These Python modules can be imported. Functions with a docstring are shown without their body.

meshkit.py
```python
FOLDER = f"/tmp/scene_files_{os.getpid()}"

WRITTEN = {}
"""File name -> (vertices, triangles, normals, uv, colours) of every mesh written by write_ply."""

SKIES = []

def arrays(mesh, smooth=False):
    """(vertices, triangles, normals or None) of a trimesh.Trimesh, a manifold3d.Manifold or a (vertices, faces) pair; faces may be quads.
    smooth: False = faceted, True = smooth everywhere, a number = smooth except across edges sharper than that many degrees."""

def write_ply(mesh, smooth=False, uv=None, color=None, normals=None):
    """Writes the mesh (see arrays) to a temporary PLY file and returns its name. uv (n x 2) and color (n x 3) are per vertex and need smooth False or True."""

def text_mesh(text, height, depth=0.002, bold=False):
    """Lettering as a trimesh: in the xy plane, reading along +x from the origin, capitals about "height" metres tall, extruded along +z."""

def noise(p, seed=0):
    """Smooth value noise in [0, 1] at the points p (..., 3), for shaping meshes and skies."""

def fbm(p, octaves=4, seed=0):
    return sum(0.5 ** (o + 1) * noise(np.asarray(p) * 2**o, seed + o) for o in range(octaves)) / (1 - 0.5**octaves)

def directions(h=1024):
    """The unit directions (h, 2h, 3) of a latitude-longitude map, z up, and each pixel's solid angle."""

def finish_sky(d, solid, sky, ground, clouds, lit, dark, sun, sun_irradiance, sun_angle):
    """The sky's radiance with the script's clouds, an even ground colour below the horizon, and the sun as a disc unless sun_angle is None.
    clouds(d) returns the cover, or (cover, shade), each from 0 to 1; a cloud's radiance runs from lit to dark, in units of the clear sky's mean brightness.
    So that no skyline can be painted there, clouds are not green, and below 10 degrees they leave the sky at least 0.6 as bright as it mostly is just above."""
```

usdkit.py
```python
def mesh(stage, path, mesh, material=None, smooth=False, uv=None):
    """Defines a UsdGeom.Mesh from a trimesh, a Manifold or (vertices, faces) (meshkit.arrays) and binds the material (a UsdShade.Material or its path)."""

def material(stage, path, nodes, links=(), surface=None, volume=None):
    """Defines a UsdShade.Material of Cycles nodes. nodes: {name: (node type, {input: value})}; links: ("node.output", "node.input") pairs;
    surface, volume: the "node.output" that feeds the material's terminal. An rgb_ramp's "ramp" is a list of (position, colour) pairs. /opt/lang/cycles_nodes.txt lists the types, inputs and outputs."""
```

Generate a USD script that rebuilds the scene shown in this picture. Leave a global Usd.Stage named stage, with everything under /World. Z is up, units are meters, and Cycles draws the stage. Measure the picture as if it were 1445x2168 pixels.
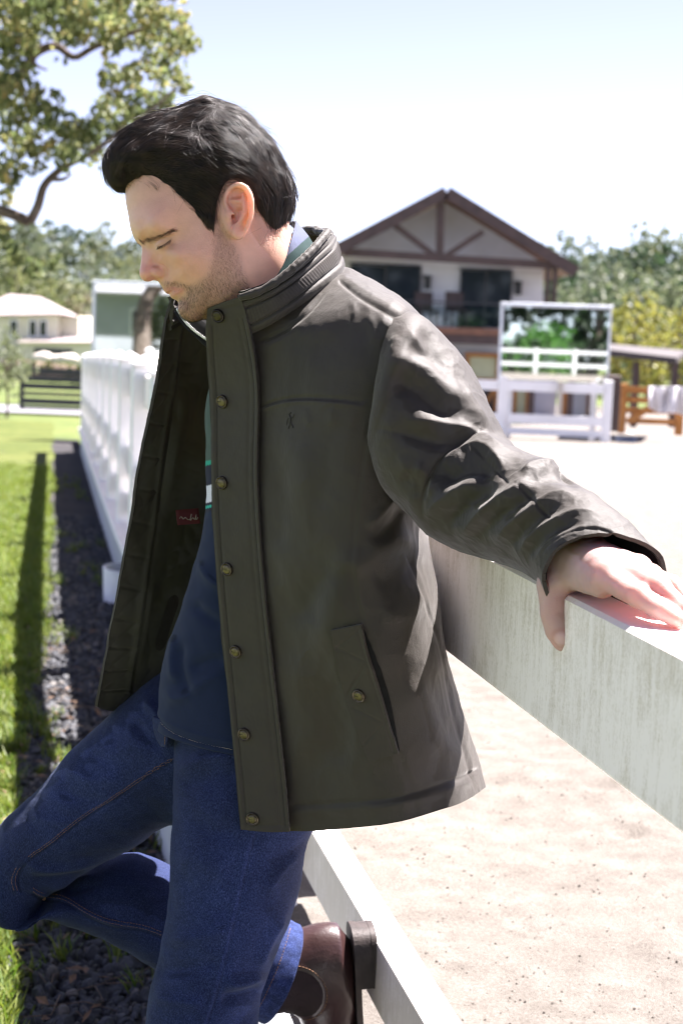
import math, random, os
import numpy as np
import trimesh, shapely
from shapely import geometry as sg
from scipy.interpolate import RBFInterpolator, CubicSpline
from scipy.spatial import cKDTree
from scipy import ndimage
import manifold3d as m3
from pxr import Usd, UsdGeom, UsdLux, UsdShade, Gf, Sdf, Vt
import meshkit, usdkit

# ------------------------------------------------------------------ stage, camera, sky, sun
stage = Usd.Stage.CreateInMemory()
UsdGeom.SetStageUpAxis(stage, 'Z')
UsdGeom.SetStageMetersPerUnit(stage, 1.0)
UsdGeom.Xform.Define(stage, '/World')
UsdGeom.Scope.Define(stage, '/World/Looks')

W, H, FPX = 1445.0, 2168.0, 3300.0
CAMH = 1.36
PITCH = math.atan((1084 - 684) / FPX)
ROLL = math.radians(2.2)
FOCAL = 55.0
cam = UsdGeom.Camera.Define(stage, '/World/camera')
CS, SN = math.cos(PITCH), math.sin(PITCH)
CAM = np.array([0, 0, CAMH])
FWD = np.array([0, CS, -SN])
RGT = math.cos(ROLL) * np.array([1.0, 0, 0]) + math.sin(ROLL) * np.array([0, SN, CS])
UPV = math.cos(ROLL) * np.array([0, SN, CS]) - math.sin(ROLL) * np.array([1.0, 0, 0])
cam.AddTransformOp().Set(Gf.Matrix4d(*RGT, 0, *UPV, 0, *(-FWD), 0, *CAM, 1))
cam.CreateFocalLengthAttr(FOCAL)
cam.CreateHorizontalApertureAttr(FOCAL * W / FPX)
cam.CreateVerticalApertureAttr(FOCAL * H / FPX)
cam.CreateFStopAttr(7.6)
cam.CreateFocusDistanceAttr(1.80)
cam.CreateClippingRangeAttr(Gf.Vec2f(0.05, 5000))
cam.CreateExposureAttr(2.62)

SUN_AZ, SUN_EL = math.radians(54), math.radians(60)      # azimuth from +Y (away from the camera) towards +X (right)
sun_dir = np.array([math.sin(SUN_AZ) * math.cos(SUN_EL), math.cos(SUN_AZ) * math.cos(SUN_EL), math.sin(SUN_EL)])
usdkit.material(stage, '/World/Looks/sky_look', {
    'tc': ('texture_coordinate', {}),
    's': ('sky_texture', {'sky_type': 'single_scattering', 'sun_disc': False, 'sun_elevation': SUN_EL, 'sun_rotation': SUN_AZ,
                          'altitude': 120.0, 'air_density': 0.5, 'aerosol_density': 0.3, 'ozone_density': 1.0}),
    'h': ('hsv', {'hue': .53, 'saturation': .72, 'value': 1.0}),
    'b': ('background_shader', {'strength': 0.05})},
    [('s.color', 'h.color'), ('h.color', 'b.color')], surface='b.background')
dome = UsdLux.DomeLight.Define(stage, '/World/sky')
UsdShade.MaterialBindingAPI.Apply(dome.GetPrim()).Bind(UsdShade.Material.Get(stage, '/World/Looks/sky_look'))
dome.GetPrim().SetCustomDataByKey('kind', 'structure')
sun = UsdLux.DistantLight.Define(stage, '/World/sun')
sun.CreateIntensityAttr(1.25)
sun.CreateAngleAttr(0.53)
sun.CreateColorAttr(Gf.Vec3f(1.0, 0.935, 0.925))
sun.GetPrim().CreateAttribute('inputs:normalize', Sdf.ValueTypeNames.Bool).Set(True)
_z = Gf.Rotation(Gf.Vec3d(0, 0, 1), Gf.Vec3d(*sun_dir))
sun.AddTransformOp().Set(Gf.Matrix4d().SetRotate(_z))

# ------------------------------------------------------------------ helpers
def P(px, py, Y):
    """The point that is Y metres ahead of the camera's foot, seen in direction (px, py)."""
    px, py, Y = (np.asarray(x, float) for x in (px, py, Y))
    xr, yr = (px - W / 2) / FPX, (H / 2 - py) / FPX
    d = FWD + xr[..., None] * RGT + yr[..., None] * UPV
    return CAM + d * (Y / d[..., 1])[..., None]


def G(px, py, z):
    """The point of height z seen in direction (px, py)."""
    d = FWD + (px - W / 2) / FPX * RGT + (H / 2 - py) / FPX * UPV
    return CAM + d * ((z - CAMH) / d[2])


def proj(p):
    q = np.asarray(p, float) - CAM
    w = q @ FWD
    return np.stack([W / 2 + FPX * (q @ RGT) / w, H / 2 - FPX * (q @ UPV) / w], -1)


_names = {}


def unique(parent, name):
    k = f'{parent}/{name}'
    n = _names.get(k, 0)
    _names[k] = n + 1
    return k if n == 0 else f'{k}_{n:03d}'


def tag(prim, label=None, cat=None, group=None, kind=None):
    prim = prim.GetPrim() if hasattr(prim, 'GetPrim') else prim
    for k, v in (('label', label), ('category', cat), ('group', group), ('kind', kind)):
        if v:
            prim.SetCustomDataByKey(k, v)
    return prim


def thing(name, label, cat, loc=(0, 0, 0), rz=0.0, group=None):
    x = UsdGeom.Xform.Define(stage, unique('/World', name))
    x.AddTranslateOp().Set(Gf.Vec3d(*map(float, loc)))
    x.AddRotateZOp().Set(math.degrees(rz))
    return tag(x, label, cat, group)


def path_of(p):
    return '/World' if p is None else str((p.GetPrim() if hasattr(p, 'GetPrim') else p).GetPath())


def obj(name, mesh, mat, parent=None, smooth=False, color=None, label=None, cat=None, group=None, kind=None, loc=None, world=False):
    """One Mesh prim under parent. world: the mesh is in world coordinates and the parent is moved away from the origin."""
    if world and parent is not None:
        inv = np.array(UsdGeom.Xformable(parent).ComputeLocalToWorldTransform(0).GetInverse())
        v, f, _ = meshkit.arrays(mesh)
        v = np.c_[v, np.ones(len(v))] @ inv
        mesh = trimesh.Trimesh(v[:, :3], f, process=False)
    m = usdkit.mesh(stage, unique(path_of(parent), name), mesh, LOOK[mat], smooth)
    if color is not None:
        UsdGeom.PrimvarsAPI(m).CreatePrimvar('tint', Sdf.ValueTypeNames.Color3fArray, 'vertex').Set(Vt.Vec3fArray.FromNumpy(np.asarray(color, np.float32)))
    if loc is not None:
        m.AddTranslateOp().Set(Gf.Vec3d(*map(float, loc)))
    if kind == 'structure' or kind == 'stuff' or label:
        tag(m, label, cat, group, kind)
    return m.GetPrim()


def curves(name, strands, width, mat, parent=None, label=None, kind=None):
    """strands: list of (n,3) arrays."""
    c = UsdGeom.BasisCurves.Define(stage, unique(path_of(parent), name))
    c.CreateTypeAttr('linear')
    c.CreateCurveVertexCountsAttr(Vt.IntArray([len(s) for s in strands]))
    c.CreatePointsAttr(Vt.Vec3fArray.FromNumpy(np.concatenate(strands).astype(np.float32)))
    if np.ndim(width) == 0:
        wv = np.concatenate([width * np.linspace(1, 0.35, len(s)) for s in strands])
    else:
        wv = np.asarray(width)
    c.CreateWidthsAttr(Vt.FloatArray.FromNumpy(wv.astype(np.float32)))
    c.SetWidthsInterpolation('vertex')
    UsdShade.MaterialBindingAPI.Apply(c.GetPrim()).Bind(LOOK[mat])
    tag(c, label, None, None, kind)
    return c.GetPrim()


def copy_of(root, loc, rz=0.0, label=None, group=None, scale=None):
    was = root.GetCustomData()
    name = root.GetName()
    while name[-4:-3] == '_' and name[-3:].isdigit():
        name = name[:-4]
    x = UsdGeom.Xform.Define(stage, unique('/World', name))
    x.GetPrim().GetReferences().AddInternalReference(root.GetPath())
    x.GetPrim().SetInstanceable(True)
    ops = x.GetOrderedXformOps()
    for o in ops:
        if 'translate' in o.GetOpName():
            o.Set(Gf.Vec3d(*map(float, loc)))
        if 'rotateZ' in o.GetOpName():
            o.Set(math.degrees(rz))
    if scale is not None:
        x.AddScaleOp().Set(Gf.Vec3f(*map(float, scale)))
    return tag(x, label or was.get('label'), was.get('category'), group or was.get('group'))


def join(*ms):
    ms = [m for m in (ms[0] if len(ms) == 1 and isinstance(ms[0], (list, tuple)) else ms) if m is not None]
    return trimesh.util.concatenate(ms)


def box(cx, cy, cz, sx, sy, sz, bev=0.0):
    if bev <= 0:
        m = trimesh.creation.box((sx, sy, sz))
        m.apply_translation((cx, cy, cz))
        return m
    h = np.array([sx, sy, sz]) / 2
    pts = [np.array([i, j, k]) * h for i in (-1, 1) for j in (-1, 1) for k in (-1, 1)]
    v = []
    for p in pts:
        for a in range(3):
            q = p - np.sign(p) * bev
            q[a] = p[a]
            v.append(q)
    m = trimesh.convex.convex_hull(np.array(v))
    m.apply_translation((cx, cy, cz))
    return m


def beam(p, q, w, h, up=(0, 0, 1), bev=0.0):
    """A rectangular bar from p to q, w wide (sideways) and h high (along up)."""
    p, q = np.asarray(p, float), np.asarray(q, float)
    d = q - p
    L = np.linalg.norm(d)
    d = d / L
    s = np.cross(up, d)
    s /= np.linalg.norm(s)
    u = np.cross(d, s)
    m = box(0, 0, 0, L, w, h, bev)
    T = np.eye(4)
    T[:3, 0], T[:3, 1], T[:3, 2], T[:3, 3] = d, s, u, (p + q) / 2
    m.apply_transform(T)
    return m


def tube(pts, r, n=10, cap=True):
    pts = np.asarray(pts, float)
    r = np.broadcast_to(np.asarray(r, float), (len(pts),))
    t = np.gradient(pts, axis=0)
    t /= np.linalg.norm(t, axis=1, keepdims=True) + 1e-12
    u = np.cross(t[0], [0.3, 0.2, 1.0])
    if np.linalg.norm(u) < 1e-3:
        u = np.cross(t[0], [1, 0, 0])
    u /= np.linalg.norm(u)
    V = []
    a = np.arange(n) / n * 2 * np.pi
    for i in range(len(pts)):
        u = u - t[i] * (u @ t[i])
        u /= np.linalg.norm(u)
        w = np.cross(t[i], u)
        V.append(pts[i] + r[i] * (np.cos(a)[:, None] * u + np.sin(a)[:, None] * w))
    V = np.concatenate(V)
    k = np.arange(len(pts) - 1)[:, None] * n
    i = np.arange(n)[None]
    j = (np.arange(n)[None] + 1) % n
    A, B, C, D = k + i, k + j, k + n + j, k + n + i
    f = np.concatenate([np.stack([A, B, C], -1).reshape(-1, 3), np.stack([A, C, D], -1).reshape(-1, 3)])
    if cap:
        V = np.vstack([V, pts[0], pts[-1]])
        c0, c1 = len(V) - 2, len(V) - 1
        e = (len(pts) - 1) * n
        f = np.vstack([f, [[c0, (q + 1) % n, q] for q in range(n)], [[c1, e + q, e + (q + 1) % n] for q in range(n)]])
    return trimesh.Trimesh(V, f, process=False)


def spline(pts, n):
    pts = np.asarray(pts, float)
    t = np.r_[0, np.cumsum(np.linalg.norm(np.diff(pts, axis=0), axis=1) ** 0.5)]
    return CubicSpline(t, pts, bc_type='natural')(np.linspace(0, t[-1], n))


def grid_mesh(X, flip=False):
    """X: (m, n, 3) -> open sheet."""
    m, n = X.shape[:2]
    i = (np.arange(m - 1)[:, None] * n + np.arange(n - 1)[None]).ravel()
    f = np.concatenate([np.stack([i, i + 1, i + n + 1], 1), np.stack([i, i + n + 1, i + n], 1)])
    if flip:
        f = f[:, ::-1]
    return trimesh.Trimesh(X.reshape(-1, 3), f, process=False)


def grid_normals(X):
    a, b = np.gradient(X, axis=1), np.gradient(X, axis=0)
    n = np.cross(a, b)
    return n / (np.linalg.norm(n, axis=-1, keepdims=True) + 1e-12)


def net(ctrl, m, n):
    """Smooth surface through a control net (r, c, 3), resampled to (m, n, 3)."""
    ctrl = np.asarray(ctrl, float)
    r, c = ctrl.shape[:2]
    cv = np.r_[0, np.cumsum(np.linalg.norm(np.diff(ctrl, axis=0), axis=2).mean(1))]
    cu = np.r_[0, np.cumsum(np.linalg.norm(np.diff(ctrl, axis=1), axis=2).mean(0))]
    from scipy.interpolate import PchipInterpolator
    A = 0.5 * (CubicSpline(cu, ctrl, axis=1)(np.linspace(0, cu[-1], n)) + PchipInterpolator(cu, ctrl, axis=1)(np.linspace(0, cu[-1], n)))
    s = np.linspace(0, cv[-1], m)
    return 0.5 * (CubicSpline(cv, A, axis=0)(s) + PchipInterpolator(cv, A, axis=0)(s))


def shell(X, t):
    """A closed sheet of thickness t under the grid X (normals by grid_normals)."""
    N = grid_normals(X)
    Y = X - N * (t[..., None] if np.ndim(t) else t)
    a, b = grid_mesh(X), grid_mesh(Y, True)
    m, n = X.shape[:2]
    k = m * n
    rim = np.r_[np.arange(n), np.arange(1, m) * n + n - 1, (m - 1) * n + np.arange(n - 2, -1, -1), np.arange(m - 2, -1, -1) * n]
    p, q = rim[:-1], rim[1:]
    f = np.vstack([a.faces, b.faces + k, np.c_[q, p, p + k], np.c_[q, p + k, q + k]])
    return trimesh.Trimesh(np.vstack([a.vertices, b.vertices]), f, process=False)


def seg_dist(pt, poly):
    """Distance of the points (..., 2 or 3) to a polyline, and the parameter 0..1 along it."""
    pt = np.asarray(pt, float)
    poly = np.asarray(poly, float)
    L = np.r_[0, np.cumsum(np.linalg.norm(np.diff(poly, axis=0), axis=1))]
    best = np.full(pt.shape[:-1], 1e9)
    par = np.zeros(pt.shape[:-1])
    for i in range(len(poly) - 1):
        a, d = poly[i], poly[i + 1] - poly[i]
        t = np.clip(((pt - a) @ d) / (d @ d), 0, 1)
        e = np.linalg.norm(pt - a - t[..., None] * d, axis=-1)
        k = e < best
        best = np.where(k, e, best)
        par = np.where(k, (L[i] + t * (L[i + 1] - L[i])) / L[-1], par)
    return best, par


def signed2d(pt, poly):
    """Signed distance (positive inside) of 2-D points to a closed polygon."""
    d, _ = seg_dist(pt, np.vstack([poly, poly[:1]]))
    ins = shapely.contains_xy(sg.Polygon(poly), pt[..., 0], pt[..., 1])
    return np.where(ins, d, -d)


def surface_nets(F, o, h):
    """Mesh of F = 0 (inside F < 0) on a regular grid with origin o and step h."""
    F = F.copy()
    for a_ in range(3):
        F[(slice(None),) * a_ + (0,)] = np.maximum(F[(slice(None),) * a_ + (0,)], h * .5)
        F[(slice(None),) * a_ + (-1,)] = np.maximum(F[(slice(None),) * a_ + (-1,)], h * .5)
    s = F < 0
    nx, ny, nz = F.shape
    c = np.zeros((nx - 1, ny - 1, nz - 1), np.uint8)
    for i, j, k in np.ndindex(2, 2, 2):
        c += s[i:nx - 1 + i, j:ny - 1 + j, k:nz - 1 + k]
    cells = np.argwhere((c > 0) & (c < 8))
    idx = np.full(c.shape, -1, np.int64)
    idx[tuple(cells.T)] = np.arange(len(cells))
    acc, cnt = np.zeros((len(cells), 3)), np.zeros(len(cells))
    for ax in range(3):
        for p, q in np.ndindex(2, 2):
            off = [0, 0, 0]
            oth = [x for x in range(3) if x != ax]
            off[oth[0]], off[oth[1]] = p, q
            a = cells + off
            b = a.copy()
            b[:, ax] += 1
            fa, fb = F[tuple(a.T)], F[tuple(b.T)]
            k = (fa < 0) != (fb < 0)
            t = np.where(k, fa / np.where(k, fa - fb, 1), 0)
            pt = np.array(off, float)[None].repeat(len(cells), 0)
            pt[:, ax] += t
            acc[k] += pt[k]
            cnt[k] += 1
    V = (cells + acc / cnt[:, None]) * h + np.asarray(o)
    faces = []
    for ax in range(3):
        sl0, sl1 = [slice(None)] * 3, [slice(None)] * 3
        sl0[ax], sl1[ax] = slice(0, -1), slice(1, None)
        e = np.argwhere(s[tuple(sl0)] != s[tuple(sl1)])
        b, d = [x for x in range(3) if x != ax]
        ok = (e[:, b] > 0) & (e[:, d] > 0) & (e[:, b] < F.shape[b] - 1) & (e[:, d] < F.shape[d] - 1)
        e = e[ok]
        fl = s[tuple(e.T)]
        q = []
        for p, r in ((0, 0), (1, 0), (1, 1), (0, 1)):
            g = e.copy()
            g[:, b] -= p
            g[:, d] -= r
            q.append(idx[tuple(g.T)])
        q = np.stack(q, 1)
        if ax == 1:
            fl = ~fl
        q = np.where(fl[:, None], q, q[:, ::-1])
        faces.append(np.vstack([q[:, [0, 1, 2]], q[:, [0, 2, 3]]]))
    f = np.vstack(faces)
    f = f[(f >= 0).all(1)]
    m = trimesh.Trimesh(V, f, process=False)
    m.remove_unreferenced_vertices()
    return m


def smin(a, b, k):
    h = np.clip(0.5 + 0.5 * (b - a) / k, 0, 1)
    return b + (a - b) * h - k * h * (1 - h)


def smax(a, b, k):
    return -smin(-a, -b, k)


def sd_capsule(p, a, b, ra, rb):
    a, b = np.asarray(a, float), np.asarray(b, float)
    d = b - a
    t = np.clip(((p - a) @ d) / (d @ d), 0, 1)
    return np.linalg.norm(p - a - t[..., None] * d, axis=-1) - (ra + (rb - ra) * t)


def sd_ell(p, c, r, R=None):
    q = p - np.asarray(c)
    if R is not None:
        q = q @ R
    r = np.asarray(r, float)
    k0 = np.linalg.norm(q / r, axis=-1)
    k1 = np.linalg.norm(q / (r * r), axis=-1)
    return k0 * (k0 - 1) / np.maximum(k1, 1e-9)


def gridpts(lo, hi, h):
    ax = [np.arange(lo[i], hi[i] + h, h) for i in range(3)]
    return np.stack(np.meshgrid(*ax, indexing='ij'), -1)


LOOK = {}


def look(name, nodes, links=(), surface=None, volume=None):
    LOOK[name] = usdkit.material(stage, f'/World/Looks/{name}', nodes, links, surface, volume)
    return LOOK[name]


def plain(name, col, rough=0.6, var=0.15, scale=6.0, metallic=0.0, bump=0.0, bscale=40.0, bdist=0.01, spec=0.5, col2=None, detail=4.0, sheen=0.0, coat=0.0):
    """A principled surface whose colour wanders with object-space noise."""
    c2 = col2 if col2 is not None else tuple(min(1.0, c * (1 - var)) for c in col)
    c1 = tuple(min(1.0, c * (1 + (0 if col2 is not None else var))) for c in col)
    nodes = {'g': ('geometry', {}), 'n': ('noise_texture', {'scale': scale, 'detail': detail, 'roughness': 0.6}),
             'r': ('rgb_ramp', {'ramp': [(0.32, c2), (0.68, c1)]}),
             'p': ('principled_bsdf', {'roughness': rough, 'metallic': metallic, 'specular_ior_level': spec, 'sheen_weight': sheen, 'coat_weight': coat})}
    links = [('g.position', 'n.vector'), ('n.fac', 'r.fac'), ('r.color', 'p.base_color')]
    if bump > 0:
        nodes['n2'] = ('noise_texture', {'scale': bscale, 'detail': 4.0, 'roughness': 0.65})
        nodes['b'] = ('bump', {'strength': bump, 'distance': bdist})
        links += [('g.position', 'n2.vector'), ('n2.fac', 'b.height'), ('b.normal', 'p.normal')]
    return look(name, nodes, links, 'p.BSDF')
# ------------------------------------------------------------------ the head
HC = P(430, 450, 1.88)
HYAW = math.radians(9)
_cy, _sy = math.cos(HYAW), math.sin(HYAW)
# local axes: a = along the picture to the right, l = towards the camera, b = up
HA = _cy * RGT - _sy * (-FWD)
HL = _sy * RGT + _cy * (-FWD)
HB = UPV
HROT = np.stack([HA, HL, HB], 1)          # local -> world


def h2w(q):
    return HC + np.asarray(q, float) @ HROT.T


def hl(px, py, l):
    """Head-local (a, b) of the point at lateral distance l seen at (px, py)."""
    px, py, l = np.broadcast_arrays(np.asarray(px, float), np.asarray(py, float), np.asarray(l, float))
    d = FWD + ((px - W / 2) / FPX)[..., None] * RGT + ((H / 2 - py) / FPX)[..., None] * UPV
    o = (CAM - HC) @ HROT
    e = d @ HROT
    t = (l - o[1]) / e[..., 1]
    return np.stack([o[0] + t * e[..., 0], o[2] + t * e[..., 2]], -1)


def hp(px, py, l):
    q = hl(px, py, l)
    return np.stack([q[..., 0], np.broadcast_to(l, q.shape[:-1]), q[..., 1]], -1)


FACE_OUT = np.array([
    (266, 385), (265.3, 403), (266, 423), (271.4, 452), (276, 479), (282.5, 497), (289.5, 508), (297, 516), (300.5, 526), (299.8, 544),
    (297.8, 560), (296.8, 572), (297.2, 580), (301, 588.5), (306, 592.8), (312, 594), (321, 592.4), (331.5, 591), (336, 597), (340.5, 603), (344, 608.5), (346.8, 613), (350.5, 616.8),
    (355, 618.8), (359.5, 620.2), (359.5, 623.6), (363, 628), (369, 631.5), (375, 635.5), (379.6, 641), (381.5, 648), (384, 656), (389, 664), (397, 670.5), (409, 675),
    (424, 674.5), (445, 676), (470, 684), (486, 700), (496, 730), (500, 800), (500, 850), (690, 850), (682, 700), (672, 640), (655, 585), (632, 530), (614, 490),
    (611, 460), (611, 425), (602, 385), (583, 340), (553, 298), (510, 262), (455, 240), (400, 240), (350, 255), (310, 285), (284, 325), (272, 355)])
# half widths on the surface of the near side: (px, py, half width in metres, edge roundness in metres)
FACE_W = np.array([
    (275, 420, .064, .052), (290, 380, .068, .06), (300, 470, .061, .036), (330, 440, .066, .05), (320, 488, .058, .026), (355, 470, .064, .04),
    (400, 470, .067, .05), (400, 420, .071, .07), (340, 360, .073, .08), (440, 330, .078, .09), (520, 340, .079, .09), (570, 380, .073, .08), (480, 400, .076, .08),
    (450, 470, .071, .06), (430, 500, .069, .05), (560, 440, .071, .075), (590, 440, .066, .07), (420, 280, .070, .09), (510, 290, .070, .09),
    # brow, eye and nose
    (296, 500, .050, .012), (303, 515, .014, .009), (312, 516, .020, .010), (303, 535, .0085, .007), (311, 535, .0125, .009), (305, 555, .0095, .008), (313, 552, .0135, .010), (303, 575, .0125, .010), (313, 582, .0135, .012), (325, 575, .0165, .012),
    (322, 508, .034, .018), (322, 528, .020, .014), (332, 526, .031, .018), (345, 520, .041, .02), (365, 515, .052, .03), (332, 545, .0215, .016), (342, 545, .033, .02), (328, 560, .0145, .012), (343, 559, .0235, .015), (353, 556, .034, .02), (353, 571, .0235, .015), (347, 587, .0195, .014), (385, 515, .060, .04),
    # cheek
    (370, 548, .054, .03), (395, 545, .062, .04), (425, 535, .067, .05), (450, 525, .069, .05), (362, 575, .034, .02), (372, 572, .042, .026), (385, 580, .051, .03), (420, 580, .059, .04), (455, 570, .064, .05),
    # mouth and chin
    (336, 590, .0155, .012), (345, 600, .020, .012), (357, 605, .0255, .014), (372, 609, .0285, .016), (388, 612, .032, .018), (368, 626, .0265, .012), (382, 628, .031, .016), (360, 588, .029, .016), (410, 610, .044, .026), (440, 610, .054, .035),
    (384, 640, .0285, .020), (392, 655, .028, .022), (410, 650, .036, .026), (440, 645, .047, .03), (470, 620, .058, .04), (420, 668, .034, .024), (450, 668, .044, .03),
    (490, 600, .062, .05), (500, 560, .067, .05), (480, 650, .054, .04), (515, 640, .052, .05), (550, 580, .057, .05), (540, 510, .067, .06), (590, 520, .058, .055), (600, 600, .050, .05), (600, 700, .038, .05),
    (530, 740, .036, .05), (480, 690, .042, .035), (590, 820, .03, .05)])


def head_maps(ab):
    """Squared half width at the head-local points (a, b)."""
    poly = hl(FACE_OUT[:, 0], FACE_OUT[:, 1], 0.0)
    c = hl(FACE_W[:, 0], FACE_W[:, 1], FACE_W[:, 2])
    rbf = RBFInterpolator(c, np.c_[FACE_W[:, 2], FACE_W[:, 3]], kernel='thin_plate_spline', smoothing=2e-8)
    flat = ab.reshape(-1, 2)
    wr = rbf(flat).reshape(ab.shape[:-1] + (2,))
    w, R = np.clip(wr[..., 0], .006, .085), np.clip(wr[..., 1], .005, .1)
    d = signed2d(ab, spline_closed(poly, 400))
    t = np.clip(d / R, -1, 1)
    prof2 = np.where(t < 0, 2 * t, 1 - (1 - t) ** 2)
    return w * w * prof2, d


def spline_closed(poly, n):
    p = np.vstack([poly, poly[:1]])
    t = np.r_[0, np.cumsum(np.linalg.norm(np.diff(p, axis=0), axis=1) ** 0.5)]
    return CubicSpline(t, p, bc_type='periodic')(np.linspace(0, t[-1], n, endpoint=False))


def gauss2(ab, px, py, l, sx, sy=None, ang=0.0):
    c = hl(px, py, l)
    q = ab - c
    ca, sa = math.cos(ang), math.sin(ang)
    u, v = q[..., 0] * ca + q[..., 1] * sa, -q[..., 0] * sa + q[..., 1] * ca
    return np.exp(-0.5 * ((u / sx) ** 2 + (v / (sy or sx)) ** 2))


def line2(ab, pts, wdt):
    """Gaussian ridge along a photo polyline [(px, py, l), ...]."""
    q = np.array([hl(*p) for p in pts])
    q = spline(q, 24) if len(q) > 2 else q
    d, par = seg_dist(ab, q)
    return np.exp(-0.5 * (d / wdt) ** 2) * np.clip(np.minimum(par, 1 - par) * 6 + 0.15, 0, 1)


EYE_L = .043


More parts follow.
